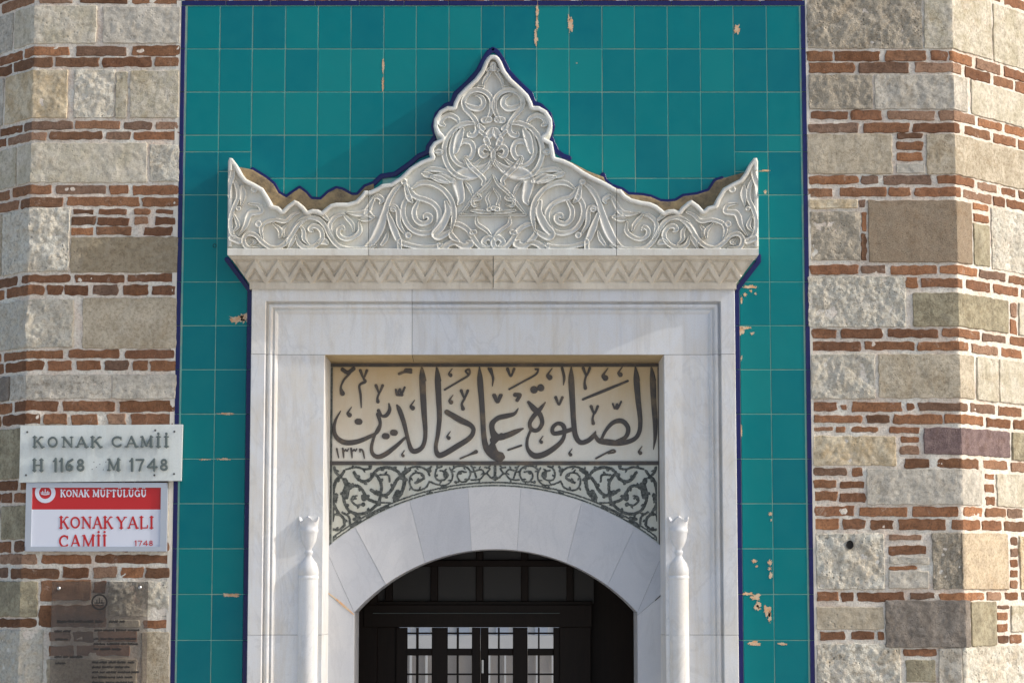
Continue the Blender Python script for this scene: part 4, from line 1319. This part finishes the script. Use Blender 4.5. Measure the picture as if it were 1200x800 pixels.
# inner jambs below the springing, with the sloping joint at the haunch
for side in (-1, 1):
    a = [(381.5, 693.5), (415, 720)] if side < 0 else [(779, 694), (747, 720)]
    ya = YA + .001
    xo, xi = P(a[0][0], 700, ya).x, P(a[1][0], 720, ya).x
    zo, zi = ZP(a[0][1], ya), ZP(a[1][1], ya)
    V = []
    for y_ in (ya, .62):
        V += [(xo, y_, 0), (xi, y_, 0), (xi, y_, zi - .002), (xo, y_, zo - .002)]
    fs = [[0, 1, 2, 3], [1, 5, 6, 2], [3, 2, 6, 7], [0, 3, 7, 4]]
    obj('inner_jamb', V, fs if side < 0 else [q[::-1] for q in fs], 'marble_voussoir', po)
    # haunch filler stone between the arch foot and the jamb
    e0 = joints[0] if side < 0 else joints[-1]
    y_e = ACY - math.sqrt(AR ** 2 - (e0[0] - ACX) ** 2)
    y_i = ICY - math.sqrt(IR ** 2 - (e0[1] - ICX) ** 2)
    pts = [(e0[0], y_e + .2), (e0[1], y_i + .2), a[1], a[0]]
    V = []
    for y_ in (ya, .62):
        for p in pts:
            q = P(p[0], p[1], ya)
            V.append((q.x, y_, q.z))
    fs = [[0, 1, 2, 3], [1, 5, 6, 2]]
    obj('springer', V, fs, 'marble_voussoir', po)

for path, mat in (([(381.8, 692.5, .7), (392, 700, .8), (403, 709.5, 1.3), (414.5, 719.5, .6)], 'bare_clay'), ([(779, 693, .5), (768, 703, .5)], 'dark_plaster_and_hole')):
    f = Field(378, 688, 784, 724, .4)
    f.stroke(path)
    shape('joint_filler', f, YA - .0012, .004, mat, po)

# ------------------------------------------------------------------ dark passage and wooden doors
ps = thing('entrance_passage', 'dark passage behind the marble arch', 'passage', (P(578, 400).x, 1, 0))
pxl, pxr = P(408, 700, YA).x, P(756, 700, YA).x
zc_ = ZP(628, YA)
YD = 1.35
box('side_wall', pxl - .2, pxl - .06, .62, YD + .9, 0, zc_ + .3, 'dark_plaster_and_hole', ps)
box('side_wall', pxr + .06, pxr + .2, .62, YD + .9, 0, zc_ + .3, 'dark_plaster_and_hole', ps)
box('soffit', pxl - .2, pxr + .2, .62, YD + .9, zc_ + .3, zc_ + .4, 'dark_plaster_and_hole', ps)
box('threshold', pxl - .2, pxr + .2, YP + .02, YD + .9, .0, .04, 'dark_plaster_and_hole', ps)
# wall body around the passage so that no light leaks in
bk = bpy.data.objects.new('wall_core', None)
C.objects.link(bk)
bk.location = (P(578, 400).x, .3, 0)
bk['kind'] = 'structure'
box('core_block', P(30, 400).x, ox0 - .03, .14, .62, 0, zt, 'dark_plaster_and_hole', bk)
box('core_block', ox1 + .03, P(1118, 400).x, .14, .62, 0, zt, 'dark_plaster_and_hole', bk)
box('core_block', pxl - .06, pxr + .06, YP + .035, .62, ZP(566, YA), zt, 'dark_plaster_and_hole', bk)
box('core_block', P(30, 400).x, pxl - .2, .62, 2.6, 0, zt, 'dark_plaster_and_hole', bk)
box('core_block', pxr + .2, P(1118, 400).x, .62, 2.6, 0, zt, 'dark_plaster_and_hole', bk)
box('core_block', pxl - .2, pxr + .2, .62, 2.6, zc_ + .4, zt, 'dark_plaster_and_hole', bk)
box('core_block', ox0 - .03, pxl - .06, YP + .03, .62, 0, zt, 'dark_plaster_and_hole', bk)
box('core_block', pxr + .06, ox1 + .03, YP + .03, .62, 0, zt, 'dark_plaster_and_hole', bk)
dr = thing('wooden_door', 'dark wooden double door with latticed transom inside the arch', 'door', (P(560, 700, YD).x, YD, 0))
def dbar(name, x0, y0, x1, y1, y, mat, th=.05, parent=dr, bev=.004):
    a, b = P(x0, y0, y), P(x1, y1, y)
    return box(name, a.x, b.x, y, y + th, b.z, a.z, mat, parent, bev)
VB = 1100
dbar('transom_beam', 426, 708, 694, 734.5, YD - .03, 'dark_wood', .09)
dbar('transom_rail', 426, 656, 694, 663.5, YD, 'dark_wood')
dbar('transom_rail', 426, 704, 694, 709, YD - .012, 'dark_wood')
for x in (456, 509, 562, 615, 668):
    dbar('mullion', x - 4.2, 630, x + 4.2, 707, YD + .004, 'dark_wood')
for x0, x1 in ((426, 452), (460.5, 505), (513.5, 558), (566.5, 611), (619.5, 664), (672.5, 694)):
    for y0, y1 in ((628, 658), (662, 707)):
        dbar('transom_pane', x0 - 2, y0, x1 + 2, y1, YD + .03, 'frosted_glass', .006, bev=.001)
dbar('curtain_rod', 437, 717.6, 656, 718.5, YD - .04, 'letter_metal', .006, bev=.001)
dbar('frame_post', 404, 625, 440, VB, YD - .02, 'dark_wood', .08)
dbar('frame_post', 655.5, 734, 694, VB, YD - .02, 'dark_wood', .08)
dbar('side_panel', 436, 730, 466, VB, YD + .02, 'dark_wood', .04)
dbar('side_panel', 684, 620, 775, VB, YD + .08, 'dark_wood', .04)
panes = ((475.5, 506), (523.5, 553), (572, 601), (618.5, 648.5))
edges = [464] + [q for p in panes for q in p] + [657]
for li in range(2):
    xa, xb = (464, 562.3) if li == 0 else (563.2, 657)
    pl = obj('door_leaf', [], [], None, dr)
    bpy.data.objects.remove(pl)
    cols = panes[li * 2:li * 2 + 2]
    e = [xa, cols[0][0], cols[0][1], cols[1][0], cols[1][1], xb]
    stl = dbar('door_leaf', e[0], 735, e[1], VB, YD, 'dark_wood')
    dbar('stile', e[2], 735, e[3], VB, YD, 'dark_wood'); dbar('stile', e[4], 735, e[5], VB, YD, 'dark_wood')
    for (x0, x1) in cols:
        dbar('rail', x0, 759.5, x1, 767.5, YD, 'dark_wood', .05)
        dbar('rail', x0, 905, x1, VB, YD, 'dark_wood', .05)
        xm = (x0 + x1) / 2 - 2
        dbar('muntin', xm - 1.1, 735, xm + 1.1, 905, YD + .01, 'dark_wood', .03, bev=.001)
        for ym in (741.5, 789.5, 818, 846, 875):
            dbar('muntin', x0, ym - 1.0, x1, ym + 1.0, YD + .012, 'dark_wood', .026, bev=.001)
        dbar('glass_pane', x0, 735, x1, 905, YD + .024, 'window_glass', .004, bev=.0005)
dbar('door_handle', 563.8, 772, 567.5, 789, YD - .02, 'steel', .03)
# made-up wall under open sky, added to brighten the door panes
YH = 9.0
hl = thing('pane_backdrop', 'made-up pale wall with blue windows added behind the door panes', 'wall', (P(560, 700, YH).x, YH, 0))
box('wall_face', -5, 5, YH, YH + .2, 0, ZP(762, YH), 'backdrop_brown', hl)
box('white_band', -5, 5, YH - .05, YH + .2, ZP(762, YH), ZP(744, YH), 'backdrop_white', hl)
box('upper_wall', -5, 5, YH + .05, YH + .25, ZP(744, YH), ZP(700, YH), 'backdrop_white', hl)
for k in range(9):
    x = 466 + k * 23
    a, b = P(x, 730, YH), P(x + 15, 743.5, YH)
    box('window', a.x, b.x, YH + .02, YH + .1, b.z, a.z, 'backdrop_blue', hl)
for k in range(10):
    x = 480 + k * 18.5
    a, b = P(x, 762, YH - .06), P(x + 2.0, 905, YH - .06)
    box('pale_strip', a.x, b.x, YH - .06, YH - .02, max(b.z, 0), a.z, 'backdrop_white', hl)

# ------------------------------------------------------------------ signs
G = {}
def gl(ch, w, *strokes):
    G[ch] = (w, strokes)
T_, N_ = .19, .10
def sf(x, y, h=.13):
    return (N_, (x - h, y), (x + h, y))
def arcpts(cx, cy, rx, ry, a0, a1, n=14):
    return [(cx + rx * math.cos(R(a0 + (a1 - a0) * k / n)), cy + ry * math.sin(R(a0 + (a1 - a0) * k / n))) for k in range(n + 1)]
gl('K', .95, (T_, (.2, 0), (.2, 1)), (N_, (.22, .42), (.72, 1)), (T_, (.42, .6), (.78, 0)), sf(.2, .05), sf(.2, .95), sf(.72, .95, .11), sf(.8, .05, .11))
gl('O', 1.0, (T_ * .85, *arcpts(.5, .5, .36, .43, 0, 360, 24)))
gl('N', 1.0, (N_, (.2, 0), (.2, 1)), (T_, (.22, .95), (.8, .08)), (N_, (.82, 0), (.82, 1)), sf(.2, .05, .1), sf(.16, .95, .1), sf(.82, .95, .1))
gl('A', .95, (N_, (.14, 0), (.46, .98)), (T_, (.48, .95), (.8, .02)), (N_, (.26, .34), (.68, .34)), sf(.14, .05, .11), sf(.82, .05, .12))
gl('C', .92, (T_ * .85, *arcpts(.5, .5, .35, .43, 45, 315, 20)), (N_, (.76, .68), (.76, .92)))
gl('M', 1.15, (N_, (.2, 0), (.22, 1)), (T_ * .9, (.24, .96), (.58, .12)), (N_, (.58, .12), (.92, .96)), (T_, (.94, 0), (.94, 1)), sf(.2, .05, .1), sf(.94, .05, .12), sf(.18, .95, .09), sf(.98, .95, .09))
gl('I', .48, (T_, (.24, 0), (.24, 1)), sf(.24, .05), sf(.24, .95))
gl('İ', .48, (T_, (.24, 0), (.24, 1)), sf(.24, .05), sf(.24, .95), (T_ * 1.1, (.24, 1.24), (.241, 1.25)))
gl('Y', .92, (T_, (.16, .96), (.46, .5)), (N_, (.48, .5), (.78, .96)), (T_, (.46, 0), (.46, .5)), sf(.46, .05), sf(.16, .95, .1), sf(.78, .95, .1))
gl('L', .8, (T_, (.22, 0), (.22, 1)), (N_, (.22, .05), (.7, .05), (.72, .26)), sf(.22, .95))
gl('F', .78, (T_, (.22, 0), (.22, 1)), (N_, (.22, .95), (.68, .95), (.7, .76)), (N_, (.22, .52), (.56, .52)), sf(.22, .05))
gl('T', .85, (T_, (.42, 0), (.42, 1)), (N_, (.1, .76), (.12, .95), (.72, .95), (.74, .76)), sf(.42, .05))
gl('Ü', .95, (T_, (.22, .96), (.22, .36), (.34, .08), (.56, .06), (.72, .3)), (N_, (.73, .3), (.73, .96)), sf(.22, .95), sf(.73, .95, .1), (T_ * .9, (.36, 1.22), (.361, 1.23)), (T_ * .9, (.62, 1.22), (.621, 1.23)))
gl('Ğ', .98, (T_ * .85, *arcpts(.5, .5, .35, .43, 45, 330, 20)), (T_, (.78, .1), (.78, .42)), sf(.76, .42, .13), (N_, (.34, 1.28), (.42, 1.17), (.56, 1.17), (.64, 1.28)))
gl('H', 1.0, (T_, (.2, 0), (.2, 1)), (T_, (.8, 0), (.8, 1)), (N_, (.2, .5), (.8, .5)), sf(.2, .05), sf(.2, .95), sf(.8, .05), sf(.8, .95))
gl('1', .5, (T_, (.28, 0), (.28, 1)), (N_, (.28, .96), (.1, .8)))
gl('7', .72, (T_ * .8, (.1, .93), (.62, .93), (.44, .5), (.32, 0)))
gl('4', .8, (T_ * .8, (.56, 0), (.56, .98), (.1, .3), (.74, .3)))
gl('6', .76, (T_ * .85, (.62, .95), (.3, .75), (.16, .4), (.2, .14), (.38, .06), (.56, .14), (.6, .36), (.44, .5), (.2, .4)))
gl('8', .76, (T_ * .85, *arcpts(.38, .27, .22, .21, 0, 360, 16)), (T_ * .8, *arcpts(.38, .74, .18, .19, 0, 360, 16)))
gl('-', .5, (T_, (.1, .5), (.4, .5)))
def text(fld, s_, x0, x1, ytop, ybot, bold=1.0, spans=None):
    h = ybot - ytop
    tot = sum(G[c][0] if c != ' ' else .45 for c in s_)
    sx = (x1 - x0) / tot
    x = x0
    for k, c in enumerate(s_):
        if c == ' ':
            x += .45 * sx
            continue
        w, sts = G[c]
        xx, kx = x, sx
        if spans:
            xx, xe = spans[k]
            kx = (xe - xx) / w
        for q in sts:
            fld.stroke([(xx + p[0] * kx, ybot - p[1] * h, q[0] * h * .5 * bold) for p in q[1:]], smooth=False)
        x += w * sx
sg = thing('stone_sign', 'white marble plaque with raised grey letters on the brick wall', 'sign', tuple(P(118, 531, -.02)))
ys = -.045
c4 = [P(24, 498.5, ys), P(213.8, 497, ys), P(212, 563, ys), P(22.5, 565, ys)]
V = [(p.x, ys, p.z) for p in c4] + [(p.x, -.008, p.z) for p in c4]
o = obj('slab', V, [[3, 2, 1, 0], [0, 1, 5, 4], [1, 2, 6, 5], [2, 3, 7, 6], [3, 0, 4, 7], [4, 5, 6, 7]], 'marble_plaque', sg)
r8 = lambda a: 10 + a / 4.705
f = Field(34, 498, 204, 558, .4)
def spans8(*ab):
    return [(r8(a), r8(b)) for a, b in ab]
text(f, 'KONAK', 0, 1, 511.5, 523.8, 1.2, spans8((130, 198), (212, 275), (290, 360), (366, 440), (448, 520)))
text(f, 'CAMİİ', 0, 1, 511, 523.5, 1.2, spans8((562, 632), (640, 716), (722, 800), (806, 846), (850, 890)))
text(f, 'H', 0, 1, 538, 551.5, 1.2, spans8((130, 194)))
text(f, '1168', 0, 1, 537.5, 551.5, 1.2, spans8((240, 276), (274, 310), (308, 362), (370, 424)))
text(f, 'M1748', 0, 1, 537.5, 551, 1.2, spans8((540, 620), (660, 698), (698, 752), (760, 822), (830, 884)))
shape('letter', f, ys - .016, .007, 'letter_metal', sg, bevel=(.8, .0015), split=True)
for x, y in ((32, 506), (182, 504), (204.5, 505.5), (30.5, 556.5), (181, 556.5), (204, 555)):
    q = P(x, y, ys)
    nn = 12
    V = [(q.x + .006 * math.sin(2 * math.pi * k / nn) * r_, ys - d, q.z + .006 * math.cos(2 * math.pi * k / nn) * r_) for r_, d in ((1, -.002), (1, .002), (.6, .0035)) for k in range(nn)]
    fs = [[r_ * nn + k, r_ * nn + (k + 1) % nn, (r_ + 1) * nn + (k + 1) % nn, (r_ + 1) * nn + k] for r_ in range(2) for k in range(nn)] + [[2 * nn + k for k in range(nn)]]
    obj('screw', V, fs, 'screw_metal', sg)
f = Field(105, 535, 135, 555, .3)
for x, y in ((110, 541), (113, 547), (117, 543.5), (121, 550), (108, 549.5), (124, 541), (128, 546), (126, 551), (130, 541)):
    f.stroke([(x, y, .55)])
shape('drill_mark', f, ys - .0008, .001, 'screw_metal', sg, split=True)

s2 = thing('printed_sign', 'white and red framed name sign below the marble plaque', 'sign', tuple(P(112, 605, -.02)))
y2 = -.030
def quad(x0, y0, x1, y1, y, th, mat, name, parent, sk=0.0):
    return bar(x0, y0, x1, y1, y, mat, parent, name, th)
quad(31, 565.5, 195, 645, y2 + .004, .022, 'aluminium', 'back_plate', s2)
for nm, a in (('frame_rail', (30.8, 565.3, 195.2, 571)), ('frame_rail', (30.4, 640, 195, 645.6))):
    quad(*a, y2 - .010, .03, 'aluminium', nm, s2)
for a in ((30.6, 571, 36, 640), (188.6, 571, 195.1, 640)):
    quad(*a, y2 - .0095, .03, 'aluminium', 'frame_rail', s2)
quad(36, 596.6, 188.6, 640, y2, .004, 'sign_white', 'white_field', s2)
hd = quad(36, 571, 188.6, 596.6, y2 - .0005, .0045, 'sign_red', 'red_header', s2)
yt = y2 - .0022
f = Field(69, 570, 174, 584, .28)
text(f, 'KONAK', 70.5, 105, 573.6, 581.8, 1.0); text(f, 'MÜFTÜLÜĞÜ', 108, 172, 573.6, 581.8, 1.0)
shape('letter', f, yt, .0012, 'sign_white', s2, split=True)
f = Field(66, 598, 186, 640, .35)
text(f, 'KONAK', 69, 133, 605, 618.8, .9); text(f, 'YALI', 135.5, 181, 605, 618.8, .9); text(f, 'CAMİİ', 68, 126, 626.5, 641, .9); text(f, '1748', 157, 180, 633, 639, .95)
shape('letter', f, yt, .0012, 'sign_red', s2, F=np.maximum(f.F, f.Y - 639.8), split=True)
f = Field(38, 570, 68, 594, .3)
rd = np.hypot(f.X - 53, f.Y - 577)
f.F = np.maximum(np.maximum(rd - 12, 7.2 - rd), 571.2 - f.Y)
em = shape('emblem', f, yt, .0012, 'sign_white', s2)
f.F = np.full(f.F.shape, 50.0)
f.stroke([(48.5, 578.5, .5), (53, 579.2, .6), (57.5, 578.5, .5)]); f.stroke([(50, 577.4, .4), (50, 575, .4)]); f.stroke([(53, 577, .5), (53, 573, .5)]); f.stroke([(56, 577.4, .4), (56, 575, .4)]); f.stroke([(48, 577, .5), (58, 577, .5)])
shape('emblem_mark', f, yt, .0012, 'sign_white', em)

s3 = thing('acrylic_plaque', 'smoky clear plaque on metal standoffs low on the brick wall', 'sign', tuple(P(117, 760, -.03)))
y3 = -.055
quad(61, 681, 170, 880, y3, .008, 'acrylic', 'clear_plate', s3)
rs = random.Random(5)
f = Field(58, 680, 172, 882, .35)
def words_line(x0, x1, y, h=2.4):
    x = x0
    while x < x1 - 3:
        w = min(rs.uniform(5, 14), x1 - x)
        k = x
        while k < x + w:
            f.stroke([(k, y + rs.uniform(-.3, .3), .55), (k + .2, y - h * rs.uniform(.5, 1), .5)], smooth=False)
            f.stroke([(k, y - h * .4, .45), (k + 1.2, y - h * rs.uniform(.2, .7), .45)], smooth=False)
            k += 1.5
        x += w + 2.2
words_line(67, 120, 729, 3); words_line(128, 146, 729, 3)
for y, a, b in ((740, 64, 82), (749.5, 65, 80), (770, 64, 100), (777.5, 65, 79)):
    words_line(a, b, y)
for y, a, b in ((739, 111, 163), (749, 110, 160), (755, 110, 164), (761, 110, 145), (776.5, 108, 161), (782, 108, 152), (788, 108, 162), (794, 108, 155), (800, 108, 158), (812, 108, 160), (818, 108, 150), (830, 108, 162), (836, 108, 156)):
    words_line(a, b, y)
shape('small_print', f, y3 - .0008, .0006, 'black_print', s3)['kind'] = 'stuff'
f = Field(104, 692, 130, 718, .3)
rd = np.hypot(f.X - 116.5, f.Y - 705)
f.F = np.maximum(rd - 9.5, 7.6 - rd)
em = shape('emblem', f, y3 - .0008, .0006, 'black_print', s3)
f.F = np.full(f.F.shape, 50.0)
f.stroke([(111.5, 708, .6), (116.5, 709.2, .8), (121.5, 708, .6)]); f.stroke([(113.5, 706.5, .5), (113.5, 702.5, .5)]); f.stroke([(116.5, 706, .6), (116.5, 700.5, .5)]); f.stroke([(119.5, 706.5, .5), (119.5, 702.5, .5)]); f.stroke([(111, 706, .6), (122, 706, .6)])
shape('emblem_mark', f, y3 - .0008, .0006, 'black_print', em)
for x, y in ((69, 689), (164, 688)):
    q = P(x, y, y3)
    nn = 16
    V, fs = [], []
    for r_, yy in ((.010, .0), (.010, y3 - .006), (.007, y3 - .009)):
        V += [(q.x + r_ * math.sin(2 * math.pi * k / nn), yy, q.z + r_ * math.cos(2 * math.pi * k / nn)) for k in range(nn)]
    fs = [[r_ * nn + k, r_ * nn + (k + 1) % nn, (r_ + 1) * nn + (k + 1) % nn, (r_ + 1) * nn + k] for r_ in range(2) for k in range(nn)] + [[2 * nn + k for k in range(nn)]]
    obj('standoff', V, fs, 'steel', s3)
